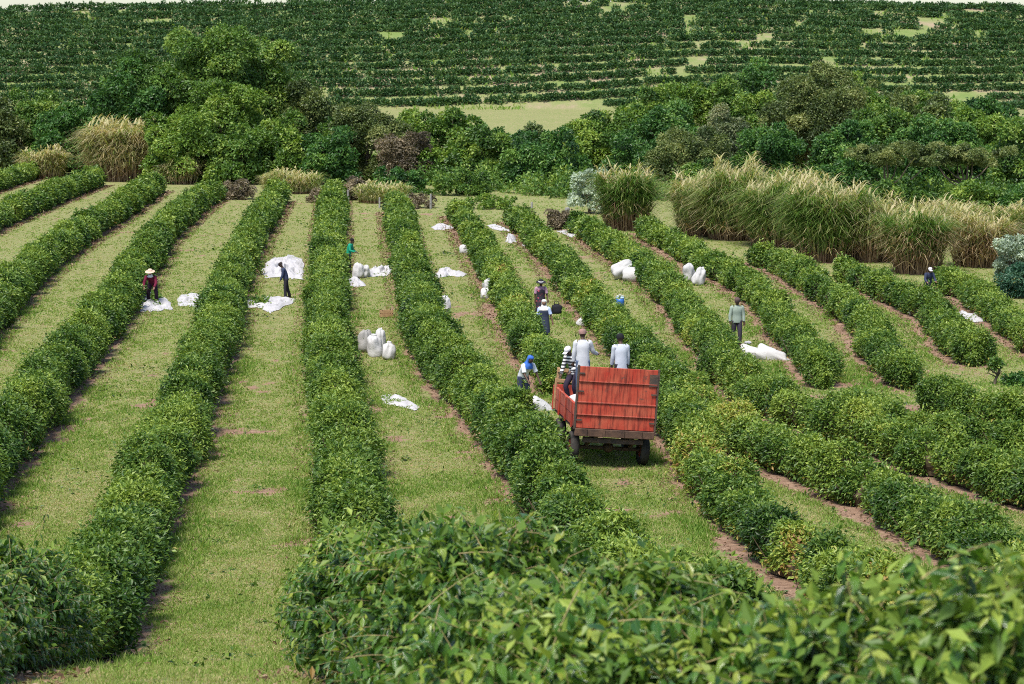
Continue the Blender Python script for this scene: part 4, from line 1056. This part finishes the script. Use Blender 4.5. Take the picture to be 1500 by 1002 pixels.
def sheet(label, poly, amp, seed, name='ground_cloth', group='white picking cloths spread between the hedges', mat=None):
    poly = np.array(poly, float); c = poly.mean(0); nA, nR = 72, 18
    ang = np.linspace(0, 2*np.pi, nA, endpoint=False)
    # radius of the outline in each direction
    pa = np.arctan2(poly[:, 1]-c[1], poly[:, 0]-c[0]); o = np.argsort(pa)
    pr = poly[o]; pa = pa[o]
    px = np.interp(ang, np.mod(pa, 2*np.pi)[np.argsort(np.mod(pa, 2*np.pi))], pr[np.argsort(np.mod(pa, 2*np.pi)), 0], period=2*np.pi)
    py = np.interp(ang, np.mod(pa, 2*np.pi)[np.argsort(np.mod(pa, 2*np.pi))], pr[np.argsort(np.mod(pa, 2*np.pi)), 1], period=2*np.pi)
    jit = 1+.10*vnoise(np.stack([np.cos(ang)*3, np.sin(ang)*3, 0*ang], 1), .6, seed)
    rho = np.linspace(0, 1, nR)**.8
    X = c[0]+(px-c[0])[None]*rho[:, None]*jit; Y = c[1]+(py-c[1])[None]*rho[:, None]*jit
    P = at_many(X.ravel(), Y.ravel()); RH = np.repeat(rho, nA)
    Q = P*[1, .30, 0]
    f = np.abs(vnoise(Q, .38, seed+1)); f2 = np.abs(vnoise(Q, .16, seed+2)); f3 = vnoise(Q, 1.0, seed+3)
    hgt = amp*(.95*(1-f*2.2)+.40*(1-2*f2)+.35*f3+.25)*(1-RH**5)
    P[:, 2] += .015+np.clip(hgt, 0.0, None)*(1-.85*RH**6)
    P[:, 0] += amp*.5*vnoise(Q, .45, seed+9)
    F = []
    for i in range(nR-1):
        for k in range(nA): F.append((i*nA+k, (i+1)*nA+k, (i+1)*nA+(k+1) % nA, i*nA+(k+1) % nA))
    p0 = P.mean(0)
    o_ = np_mesh(name, P-p0, np.array(F), mat or M_sheet, None, smooth=True); o_.location = tuple(p0)
    md = o_.modifiers.new('thickness', 'SOLIDIFY'); md.thickness = .012
    return tag(o_, label, 'cloth', group)
sheet('white cloth with picked leaves heaped on it, at the worker in maroon', [(204, 432), (216, 428), (238, 433), (250, 446), (254, 453), (236, 456), (208, 457), (201, 446)], .16, 1)
sheet('small square white cloth left of the long hedge, beside the maroon worker', [(260, 440), (264, 433), (282, 430), (296, 433), (298, 441), (293, 450), (262, 449)], .10, 2)
sheet('largest crumpled white cloth, behind the worker in navy', [(382, 400), (392, 385), (400, 378), (430, 374), (446, 380), (447, 398), (444, 411), (430, 409), (412, 406), (386, 408)], .26, 3)
sheet('long white cloth with a heap of leaves, below the worker in navy', [(357, 446), (362, 439), (384, 438), (410, 436), (437, 438), (428, 446), (408, 455), (396, 459), (384, 452), (362, 452)], .18, 4)
sheet('white cloth behind two standing sacks, between the two central hedges', [(528, 404), (545, 394), (572, 390), (576, 398), (566, 405), (540, 406)], .20, 5)
sheet('crumpled white cloth just in front of the two standing sacks', [(504, 414), (512, 406), (524, 408), (536, 419), (524, 421), (508, 420)], .14, 6)
sheet('white cloth strip lying alone below the three standing sacks', [(555, 581), (570, 578), (592, 584), (617, 597), (606, 602), (588, 597), (562, 592)], .10, 7)
sheet('white cloth with a long tail, right of the second central hedge', [(637, 404), (644, 394), (658, 393), (666, 400), (688, 402), (676, 406), (656, 405), (641, 408)], .16, 8)
sheet('small white cloth at the head of the alley, left of a hedge', [(632, 333), (640, 328), (652, 329), (666, 334), (652, 337), (636, 337)], .10, 9)
sheet('thin white cloth at the head of the next alley, partly behind a hedge', [(714, 331), (722, 328), (738, 334), (752, 340), (738, 339), (722, 336)], .08, 10)
sheet('white heaped cloth in the alley behind the two women', [(738, 354), (744, 346), (752, 346), (757, 355), (748, 357)], .26, 11)
sheet('flat small white cloth below the heaped one in that alley', [(764, 360), (768, 356), (778, 358), (782, 361), (774, 363)], .10, 12)
sheet('pale thin cloth in front of the leaning stump post', [(816, 339), (828, 336), (848, 343), (852, 347), (836, 348)], .06, 13)
sheet('rolled white cloth strip at the far right alley', [(1400, 459), (1410, 456), (1426, 463), (1442, 471), (1428, 473), (1412, 468)], .14, 14)
sheet('small scrap of white cloth in the grass above the lying sacks', [(1090, 502), (1098, 500), (1102, 503), (1095, 505)], .03, 16)
def heap(label, px, py, rx, ry, n, h):
    X = px+rng.normal(0, rx, n); Y = py+rng.normal(0, ry, n); P = at_many(X, Y); P[:, 2] += .12+rng.random(n)*h
    L = rng.uniform(.14, .30, n); V, F = diamonds(P, rng.normal(0, 1, (n, 3))*[1, 1, .5], rng.normal(0, .6, (n, 3))+[0, 0, 1], L, L*.5)
    p0 = P.mean(0); o = np_mesh('leaf_heap', V-p0, F, M_coffee, None, {'tint': np.clip(rng.normal(.4, .15, n), 0, .9)}); o.location = tuple(p0)
    tag(o, label, 'leaves', 'heaps of picked leaves on the cloths')
heap('heap of picked green leaves on the cloth of the worker in maroon', 228, 441, 3.2, 3.2, 240, .14)
heap('heap of picked green leaves on the long cloth below the worker in navy', 382, 446, 5.5, 2.0, 260, .12)

def cooler():
    p = at(908, 449); r = empty('water_cooler', p, .3, 'small round blue water cooler with a white lid on the grass', 'cooler')
    b = MB(); b.tube([(0, 0, 0), (0, 0, .03), (0, 0, .26), (0, 0, .38)], [.17, .20, .21, .19], 20); b.build('body', plain_mat('blue_plastic', (.03, .13, .42), (.03, .13, .42), 5, .4, .5), r, True)
    b = MB(); b.tube([(0, 0, .38), (0, 0, .41), (0, 0, .45), (0, 0, .455)], [.20, .205, .16, .04], 20); b.build('lid', plain_mat('pale_plastic', (.35, .5, .72), (.35, .5, .72), 5, .4, .5), r, True)
    b = MB(); b.tube([(-.21, 0, .34), (-.19, 0, .48), (0, 0, .55), (.19, 0, .48), (.21, 0, .34)], [.012]*5, 8, (0, 1, 0)); b.build('handle', plain_mat('white_plastic', (.7, .7, .7), (.7, .7, .7), 5, .4, .5), r, True)
cooler()
def crate():
    p = at(566, 465); r = empty('wooden_crate', p, .35, 'small open wooden crate on the grass above the three sacks', 'crate')
    for y in (-.17, .17):
        b = MB()
        for j in range(2): b.box((0, y, .10+.16*j), (.52, .018, .13), None, .003)
        b.build('side_slats', M_wood, r)
    for x in (-.26, .26):
        b = MB()
        for j in range(2): b.box((x, 0, .10+.16*j), (.018, .32, .13), None, .003)
        b.build('end_slats', M_wood, r)
    b = MB(); b.box((0, 0, .02), (.54, .36, .02), None, .003); b.build('base', M_darkwood, r)
    for x in (-.235, .235):
        for y in (-.145, .145): MB().box((x, y, .18), (.03, .03, .36), None, .003).build('corner_post', M_darkwood, r)
crate()

# ------------------------------------------------------------------ people
M_skin = plain_mat('dark_skin', (.085, .045, .028), (.065, .034, .022), 5, .55, .4)
M_skin2 = plain_mat('brown_skin', (.20, .11, .07), (.16, .085, .055), 5, .55, .4)
M_eye = plain_mat('eye', (.02, .015, .012), (.02, .015, .012), 5, .2, .5)
_fab = {}
def fabric(name, c, c2=None, **k):
    if name not in _fab: _fab[name] = cloth_mat(name, c, c2 or tuple(v*.82 for v in c), .22, .02)
    return _fab[name]
def stripe_mat():
    m, nt, out = new_mat('striped_cloth'); p = N(nt, 'ShaderNodeBsdfPrincipled', Roughness=.85)
    tc = nt.nodes.new('ShaderNodeTexCoord'); w = N(nt, 'ShaderNodeTexWave', Scale=3.2, Distortion=.6); w.bands_direction = 'Z'; nt.links.new(tc.outputs['Object'], w.inputs[0])
    nt.links.new(ramp(nt, w.outputs['Fac'], [(.45, (.03, .03, .035)), (.52, (.72, .71, .70))]), p.inputs['Base Color']); nt.links.new(p.outputs[0], out.inputs[0]); return m
def dots_mat():
    m, nt, out = new_mat('dark_flowered_cloth'); p = N(nt, 'ShaderNodeBsdfPrincipled', Roughness=.85)
    tc = nt.nodes.new('ShaderNodeTexCoord'); v = N(nt, 'ShaderNodeTexVoronoi', Scale=9.0); nt.links.new(tc.outputs['Object'], v.inputs['Vector'])
    nt.links.new(ramp(nt, v.outputs['Distance'], [(.22, (.40, .06, .09)), (.34, (.022, .018, .028))]), p.inputs['Base Color']); nt.links.new(p.outputs[0], out.inputs[0]); return m

def skin_mesh(name, verts, edges, radii, mat, parent, root=0, sub=2):
    me = bpy.data.meshes.new(name); me.from_pydata([tuple(v) for v in verts], edges, []); me.update()
    o = bpy.data.objects.new(name, me); COL.objects.link(o)
    md = o.modifiers.new('skin', 'SKIN'); md.use_smooth_shade = True
    for i, r in enumerate(radii):
        d = me.skin_vertices[0].data[i]; d.radius = (r if isinstance(r, tuple) else (r, r)); d.use_root = (i == root)
    o.modifiers.new('sub', 'SUBSURF').levels = sub
    dg = bpy.context.evaluated_depsgraph_get(); dg.update()
    nm = bpy.data.meshes.new_from_object(o.evaluated_get(dg)); nm.name = name
    bpy.data.objects.remove(o, do_unlink=True)
    nm.materials.clear(); nm.materials.append(mat)
    nm.polygons.foreach_set('use_smooth', [True]*len(nm.polygons))
    return link(bpy.data.objects.new(name, nm), parent)

def smooth_chain(pts, radii, n=3):
    """Catmull-Rom resampling of a tube path"""
    P = [Vector(p) for p in pts]; R = [r if isinstance(r, tuple) else (r, r) for r in radii]; oP, oR = [], []
    for i in range(len(P)-1):
        p0, p1, p2, p3 = P[max(i-1, 0)], P[i], P[i+1], P[min(i+2, len(P)-1)]
        for k in range(n):
            t = k/n
            oP.append(.5*((2*p1)+(p2-p0)*t+(2*p0-5*p1+4*p2-p3)*t*t+(3*p1-p0-3*p2+p3)*t**3))
            oR.append((R[i][0]*(1-t)+R[i+1][0]*t, R[i][1]*(1-t)+R[i+1][1]*t))
    oP.append(P[-1]); oR.append(R[-1]); return oP, oR

def person(label, loc, rz, pose, shirt, trousers, skin=None, sc=1.0, sleeves='long', head=None, boots=None, hem=.10, dress=None, face=True, ground=True, collar=None, group=None):
    """local frame: x to the person's left, facing -y, z up"""
    skin = skin or M_skin
    def dv(o, f, u, s): return Vector((o*s, -f, u)).normalized()
    ln = {'th': .43, 'sh': .42, 'ua': .29, 'fa': .25}
    lean, side = rad(pose.get('lean', 4)), rad(pose.get('side', 0))
    bend = rad(pose.get('bend', 2))
    J = {'pel': Vector((0, 0, 0))}
    t1 = Vector((math.sin(side), -math.sin(lean*.7), math.cos(lean*.7))).normalized()
    t2 = Vector((math.sin(side), -math.sin(lean+bend), math.cos(lean+bend))).normalized()
    J['waist'] = t1*.17; J['chest'] = J['waist']+t2*.19; J['neckb'] = J['chest']+t2*.16
    hp = lean*.6+bend+rad(pose.get('head', (0, 0))[0]); hy = rad(pose.get('head', (0, 0))[1])
    J['neck'] = J['neckb']+Vector((0, -math.sin(hp*.7), math.cos(hp*.7)))*.075
    Hm = Matrix.Rotation(hy, 3, 'Z')@Matrix.Rotation(hp, 3, 'X')
    hu, hf, hx = Hm@Vector((0, 0, 1)), Hm@Vector((0, -1, 0)), Hm@Vector((1, 0, 0))
    tw = rad(pose.get('twist', 0)); ax = Matrix.Rotation(tw, 3, 'Z')@Vector((1, 0, 0))
    for s, n in ((1, 'L'), (-1, 'R')):
        J['sh'+n] = J['neckb']-t2*.055+ax*(.180*s)
        a = pose['arm'+n]; J['el'+n] = J['sh'+n]+dv(*a[0], s)*ln['ua']; J['wr'+n] = J['el'+n]+dv(*a[1], s)*ln['fa']
        J['hd'+n] = dv(*(a[2] if len(a) > 2 else a[1]), s)
        J['hip'+n] = Vector((.092*s, 0, -.04))
        l = pose['leg'+n]; J['kn'+n] = J['hip'+n]+dv(*l[0], s)*ln['th']; J['an'+n] = J['kn'+n]+dv(*l[1], s)*ln['sh']
        J['toe'+n] = J['an'+n]+dv(*(l[2] if len(l) > 2 else (.15, 1, -.28)), s)*.17
    lift = -min(J['anL'].z, J['anR'].z)+.085 if ground else 0
    root = empty('person', loc, rz, label, 'person', group)
    for k in list(J):
        if k[:2] != 'hd': J[k] = (J[k]+Vector((0, 0, lift)))*sc
    # one continuous body
    V, E, R = [], [], []
    def add(p, r, par=None):
        V.append(p); R.append(tuple(x*sc for x in r) if isinstance(r, tuple) else r*sc); i = len(V)-1
        if par is not None: E.append((par, i))
        return i
    pel = add(J['pel'], (.13, .10)); wa = add(J['waist'], (.12, .09), pel); cs = add(J['chest'], (.13, .095), wa); nb = add(J['neckb'], .065, cs); nk = add(J['neck'], .055, nb)
    c0 = J['neck']; chin = add(c0+(hu*.045+hf*.02)*sc, .068, nk); md_ = add(c0+(hu*.11+hf*.012)*sc, .088, chin); up = add(c0+(hu*.165)*sc, .086, md_); add(c0+(hu*.215-hf*.005)*sc, .055, up)
    add(c0+(hu*.095+hf*.108)*sc, .016, md_)
    for s in (1, -1): add(c0+(hu*.105+hx*.085*s)*sc, .018, md_)
    for s, n in ((1, 'L'), (-1, 'R')):
        sh = add(J['sh'+n], .062, cs); el = add(J['el'+n], .044, sh); wr = add(J['wr'+n], .030, el)
        h = J['hd'+n]; sv = h.cross(Vector((0, -1, .2))); sv = (sv if sv.length > .2 else h.cross(Vector((1, 0, 0)))).normalized(); fw = sv.cross(h).normalized()
        pm = add(J['wr'+n]+h*.06*sc, (.036, .026), wr)
        for q, (o_, l_) in enumerate(((-.030, .062), (-.010, .075), (.010, .070), (.028, .055))):
            b = add(J['wr'+n]+(h*.095+sv*o_)*sc, .0105, pm); m_ = add(J['wr'+n]+(h*(.095+l_*.55)+sv*o_*1.15+fw*.012)*sc, .0095, b); add(J['wr'+n]+(h*(.095+l_*.85)+sv*o_*1.2+fw*.034)*sc, .008, m_)
        tb = add(J['wr'+n]+(h*.05-sv*.040+fw*.010)*sc, .012, pm); add(J['wr'+n]+(h*.088-sv*.058+fw*.024)*sc, .0095, tb)
        hi = add(J['hip'+n], .085, pel); kn = add(J['kn'+n], .058, hi); an = add(J['an'+n], .042, kn); add(J['toe'+n], .036, an)
    skin_mesh('body', V, E, R, skin, root)
    S = lambda r: tuple(x*sc for x in r) if isinstance(r, tuple) else r*sc
    # shirt
    if shirt:
        mb = MB(); hem_p = J['pel']-t1*hem*sc
        P, Q = smooth_chain([hem_p, J['pel']+t1*.02*sc, J['waist'], J['chest'], J['neckb']-t2*.05*sc, J['neckb']-t2*.005*sc, J['neckb']+t2*.03*sc], [S((.195, .135)), S((.185, .135)), S((.175, .125)), S((.20, .135)), S((.185, .105)), S((.11, .085)), S((.072, .070))])
        mb.tube(P, Q, 18, ax)
        for s, n in ((1, 'L'), (-1, 'R')):
            a, b, c = J['sh'+n], J['el'+n], J['wr'+n]; ins = a-ax*(.07*s)*sc
            if sleeves == 'long': P, Q = smooth_chain([ins, a, a.lerp(b, .5), b, b.lerp(c, .6), b.lerp(c, .93)], [S(.078), S(.084), S(.070), S(.064), S(.056), S(.052)])
            elif sleeves == 'short': P, Q = smooth_chain([ins, a, a.lerp(b, .5), a.lerp(b, .85)], [S(.078), S(.084), S(.076), S(.078)])
            else: P, Q = smooth_chain([ins, a, a.lerp(b, .18)], [S(.072), S(.078), S(.074)])
            mb.tube(P, Q, 12)
        mb.build('shirt', shirt, root, True)
    # trousers
    mb = MB(); P, Q = smooth_chain([J['pel']+t1*.10*sc, J['pel'], J['pel']-Vector((0, 0, .09))*sc], [S((.165, .118)), S((.178, .130)), S((.165, .122))]); mb.tube(P, Q, 16)
    for s, n in ((1, 'L'), (-1, 'R')):
        a, b, c = J['hip'+n], J['kn'+n], J['an'+n]
        P, Q = smooth_chain([a+Vector((0, 0, .03))*sc, a.lerp(b, .4), b, b.lerp(c, .45), b.lerp(c, .97)], [S(.108), S(.100), S(.080), S(.074), S(.070)]); mb.tube(P, Q, 12)
    mb.build('trousers', trousers, root, True)
    if dress:
        mb = MB(); kz = min(J['knL'].z, J['knR'].z); km = (J['knL']+J['knR'])/2
        P, Q = smooth_chain([km-Vector((0, 0, .12))*sc, km+Vector((0, 0, .15))*sc, J['pel'], J['waist'], J['chest'], J['neckb']-t2*.09*sc], [S((.25, .19)), S((.235, .175)), S((.205, .15)), S((.19, .135)), S((.205, .145)), S((.12, .13))]); mb.tube(P, Q, 18, ax)
        mb.build('apron', dress, root, True)
    bt = boots or fabric('dark_boot_leather', (.03, .025, .022))
    for s, n in ((1, 'L'), (-1, 'R')):
        mb = MB(); a, t = J['an'+n], J['toe'+n]; d_ = (t-a); d_.z = 0
        d_ = d_.normalized() if d_.length > .02 else Vector((0, -1, 0))
        zb = a.z-.045*sc
        mb.tube([a+Vector((0, 0, .10))*sc, a+Vector((0, 0, -.01))*sc, Vector((a.x, a.y, zb))-d_*.01*sc], [S(.062), S(.056), S(.050)], 10)
        P, Q = smooth_chain([Vector((a.x, a.y, zb))-d_*.065*sc, Vector((a.x, a.y, zb+.012*sc)), Vector((a.x, a.y, zb))+d_*.10*sc, Vector((a.x, a.y, zb-.008*sc))+d_*.19*sc], [S((.03, .03)), S((.046, .045)), S((.05, .036)), S((.028, .020))]); mb.tube(P, Q, 10, Vector((0, 0, 1)).cross(d_))
        mb.build('boot', bt, root, True)
    # head wear and face, in the head's frame
    hc = c0+hu*.13*sc
    Hx = Matrix((hx, -hf, hu)).transposed()
    def HP(x, y, z): return hc+(hx*x-hf*y+hu*z)*sc
    def lathe(prof, n=20, fy=1.12, oy=.0):
        V, F = [], []
        for z, r in prof:
            for k in range(n):
                w = 2*math.pi*k/n; V.append(HP(r*math.cos(w), r*fy*math.sin(w)+oy, z))
        for i in range(len(prof)-1):
            for k in range(n): F.append((i*n+k, i*n+(k+1) % n, (i+1)*n+(k+1) % n, (i+1)*n+k))
        F.append(tuple((len(prof)-1)*n+k for k in range(n))); return V, F
    for kind, mat in (head or []):
        mb = MB()
        if kind == 'cap':
            mb.add(*lathe([(.015, .100), (.045, .103), (.085, .092), (.112, .060), (.122, .02)]))
            mb.box(HP(0, -.145, .022), (.15*sc, .11*sc, .014*sc), Hx, .004*sc); mb.build('cap', mat, root, True)
        elif kind == 'beanie':
            mb.add(*lathe([(-.03, .100), (.0, .105), (.045, .107), (.085, .096), (.115, .062), (.128, .02)])); mb.build('knit_cap', mat, root, True)
        elif kind == 'hat':
            mb.add(*lathe([(.012, .215), (.028, .205), (.030, .150), (.034, .112), (.075, .104), (.120, .085), (.135, .05), (.132, .01)])); mb.add(*lathe([(.010, .212), (.020, .10)])); mb.build('hat', mat, root, True)
        elif kind == 'band':
            mb.add(*lathe([(.036, .113), (.072, .108)])); mb.build('hat_band', mat, root, True)
        elif kind == 'scarf':
            V, F = [], []; n = 20; pr = [(-.30, .23, .16), (-.24, .20, .145), (-.16, .115, .12), (-.09, .098, .112), (-.0, .104, .118), (.06, .100, .112), (.105, .065, .07), (.118, .02, .02)]
            for z, rx, ry in pr:
                for k in range(n):
                    w = 2*math.pi*k/n; f = -math.sin(w); y = ry*math.sin(w)
                    if -.1 < z < .04 and f > .55: y += .055      # opening for the face
                    V.append(HP(rx*math.cos(w), y+.01, z))
            for i in range(len(pr)-1):
                for k in range(n): F.append((i*n+k, i*n+(k+1) % n, (i+1)*n+(k+1) % n, (i+1)*n+k))
            mb.add(V, F); mb.build('head_scarf', mat, root, True)
        elif kind == 'neckcloth':
            mb.add(*lathe([(-.22, .125), (-.20, .14), (-.165, .10), (-.13, .085), (-.11, .08)], fy=1.0, oy=.0)); mb.build('neck_cloth', mat, root, True)
        elif kind == 'hair':
            mb.add(*lathe([(-.02, .094), (.03, .100), (.07, .094), (.1, .066), (.108, .02)], oy=.012)); mb.build('hair', mat, root, True)
    if face:
        for s in (1, -1): MB().ball(HP(.034*s, -.088, -.005), .014*sc, 8, 6).build('eye', M_eye, root, True)
        MB().ball(HP(0, -.086, -.072), (.026*sc, .012*sc, .009*sc), 8, 6).build('mouth', fabric('lip', (.16, .05, .045)), root, True)
    return root, J

DOWN = ((.12, .0, -1), (.05, .15, -1)); LEG = ((.06, .02, -1), (.0, -.03, -1))
STAND = {'armL': DOWN, 'armR': DOWN, 'legL': LEG, 'legR': LEG}
def P_(px, py): return at(px, py)
white = fabric('white_shirt', (.50, .51, .54), (.42, .43, .47)); dark = fabric('black_trousers', (.028, .026, .032)); navy = fabric('navy_cloth', (.035, .045, .085))
# maroon worker, bending towards a cloth
person('worker in maroon with a pale hat, bending over a white cloth', P_(224, 445), rad(-4), dict(STAND, lean=52, bend=14, head=(-32, 0), armL=((.35, .55, -1), (-.25, .8, -.9)), armR=((.35, .5, -1), (-.2, .8, -.9)), legL=((.2, .25, -1), (.05, -.32, -1)), legR=((.2, .2, -1), (.05, -.28, -1))),
       fabric('maroon_cloth', (.13, .012, .035)), fabric('dark_maroon_trousers', (.03, .015, .03)), M_skin2, 1.08, head=[('hat', fabric('straw_hat', (.62, .45, .34))), ('neckcloth', fabric('pale_neck_cloth', (.7, .68, .66)))])
person('worker in navy shirt and black trousers, standing sideways between two white cloths', P_(419, 437), rad(-82), dict(STAND, lean=10, bend=10, head=(16, 0), armL=((.1, .18, -1), (.0, .45, -1)), armR=((.1, -.12, -1), (.0, -.3, -.8)), legL=((.05, .10, -1), (0, -.02, -1)), legR=((.05, -.16, -1), (0, -.3, -1))),
       navy, dark, M_skin, .98, head=[('cap', fabric('dark_cap', (.03, .022, .02)))])
person('worker in a green shirt standing beside the central hedge', P_(511, 399), rad(75), dict(STAND, lean=10, bend=6, head=(12, 0), armL=((.25, .15, -1), (-.1, .9, -.5)), armR=((.3, .25, -1), (-.2, 1, -.3))),
       fabric('green_shirt', (.012, .27, .155), (.01, .21, .12)), dark, M_skin, 1.03, head=[('hair', fabric('black_hair', (.015, .012, .012)))])
person('worker in a dark wide brimmed hat and dark flowered clothes', P_(792, 470), rad(8), dict(STAND, lean=4, head=(8, -6), armL=((.3, .1, -1), (.1, .4, -1)), armR=((.25, -.05, -1), (.0, .1, -1))),
       fabric('pink_blouse', (.42, .26, .32), (.30, .16, .22)), dark, M_skin, 1.0, sleeves='short', dress=dots_mat(), head=[('hat', fabric('black_hat', (.022, .02, .024))), ('band', fabric('white_band', (.62, .60, .62)))])
person('worker in a white head scarf, pale blue shirt and navy apron, walking', P_(797, 504), rad(-4), dict(STAND, lean=4, head=(4, 3), armL=((.35, .05, -1), (.22, .05, -1)), armR=((.22, .0, -1), (.0, .3, -1)), legL=((.05, .14, -1), (0, -.05, -1)), legR=((.05, -.1, -1), (0, -.2, -1))),
       fabric('pale_blue_shirt', (.42, .50, .70)), navy, M_skin2, 1.0, sleeves='short', dress=fabric('navy_apron', (.045, .055, .09)), head=[('scarf', fabric('white_scarf', (.80, .75, .70)))])
person('worker in a blue hood and white shirt, stooping behind the hedge beside the trailer', P_(766, 594), rad(35), dict(STAND, lean=34, bend=12, head=(-4, 10), armL=((.35, .35, -1), (.1, .5, -1)), armR=((.2, .5, -1), (-.1, .7, -.8)), legL=((.1, .2, -1), (0, -.3, -1)), legR=((.1, .05, -1), (0, -.25, -1))),
       fabric('dull_white_shirt', (.62, .64, .66)), navy, M_skin, 1.03, sleeves='short', head=[('scarf', fabric('bright_blue_hood', (.05, .15, .52), (.04, .11, .40)))])
sack('white sack being dragged by the worker in the blue hood', P_(776, 602)+np.array([0.0, 0, .25]), .85, .5, (0, 2.1, .25), 33, M_sack, None, z=.05)
person('man in a grey green shirt and dark trousers, walking towards the camera', P_(1079, 507), rad(3), dict(STAND, lean=2, bend=2, head=(10, -4), armL=((.22, -.05, -1), (.05, .12, -1)), armR=((.26, .0, -1), (.05, .15, -1)), legL=((.03, .16, -1), (0, -.02, -1)), legR=((.06, -.12, -1), (0, -.2, -1))),
       fabric('grey_green_shirt', (.30, .36, .30), (.22, .27, .22)), fabric('purple_grey_trousers', (.05, .042, .06)), M_skin, 1.08, head=[('beanie', fabric('brown_cap', (.10, .065, .06)))])
person('worker in a white cap and dark clothes, half hidden behind a hedge', P_(1359, 441), rad(10), dict(STAND, lean=18, bend=8, head=(6, 0), armL=((.3, .4, -1), (-.1, .9, -.4)), armR=((.3, .4, -1), (-.1, .9, -.5))),
       navy, dark, M_skin2, .92, head=[('cap', fabric('white_cap', (.72, .70, .72)))])
# on the trailer
back = math.pi+YAW
person('man in a white shirt and red grey cap on the trailer, arm out', tl(-.80, .95, 1.86), back-.05, dict(STAND, lean=3, head=(6, 5), armL=((.2, -.02, -1), (.05, .12, -1)), armR=((.45, .25, -1), (.55, .85, -.35))),
       white, fabric('blue_jeans', (.09, .12, .19)), M_skin, 1.03, head=[('beanie', fabric('red_grey_cap', (.30, .17, .15), (.16, .12, .11)))], hem=.22, face=False)
person('man in a white shirt and black knit cap standing on the right of the trailer', tl(.34, 1.2, 1.82), back+.12, dict(STAND, lean=5, head=(8, 0), armL=((.14, .12, -1), (.02, .3, -1)), armR=((.12, .02, -1), (.02, .2, -1))),
       fabric('bluish_white_shirt', (.46, .49, .55), (.39, .42, .48)), dark, M_skin, 1.0, head=[('beanie', fabric('black_knit', (.014, .014, .017)))], hem=.22, face=False)
person('man in a striped shirt and white cap perched on the trailer side', tl(-.74, 2.60, 1.44), rad(-40), dict(STAND, lean=16, bend=10, head=(18, -6), armL=((.2, .3, -1), (-.1, .9, -.5)), armR=((.25, .2, -1), (.0, .5, -1)), legL=((.12, .50, -1), (0, -.35, -1)), legR=((.15, .62, -1), (0, -.25, -1))),
       stripe_mat(), fabric('dark_purple_trousers', (.035, .026, .045)), M_skin, .98, head=[('cap', fabric('white_cap', (.72, .70, .72)))])
def bag():
    p = P_(806, 470); r = empty('black_bag', Vector(p)+Vector((.28, .25, .28)), 0, 'black shoulder bag held low by the worker in the dark hat', 'bag')
    b = MB(); V, F = sack_geo(.42, .46, 61); b.add([(x, y*.6, z) for x, y, z in V], F); b.build('pouch', fabric('black_bag_cloth', (.018, .018, .024)), r, True)
    b = MB(); b.tube([(-.12, 0, .33), (-.08, 0, .55), (.06, 0, .56), (.12, 0, .33)], [.015]*4, 8, (0, 1, 0)); b.build('strap', fabric('black_bag_cloth', (.018, .018, .024)), r, True)
bag()
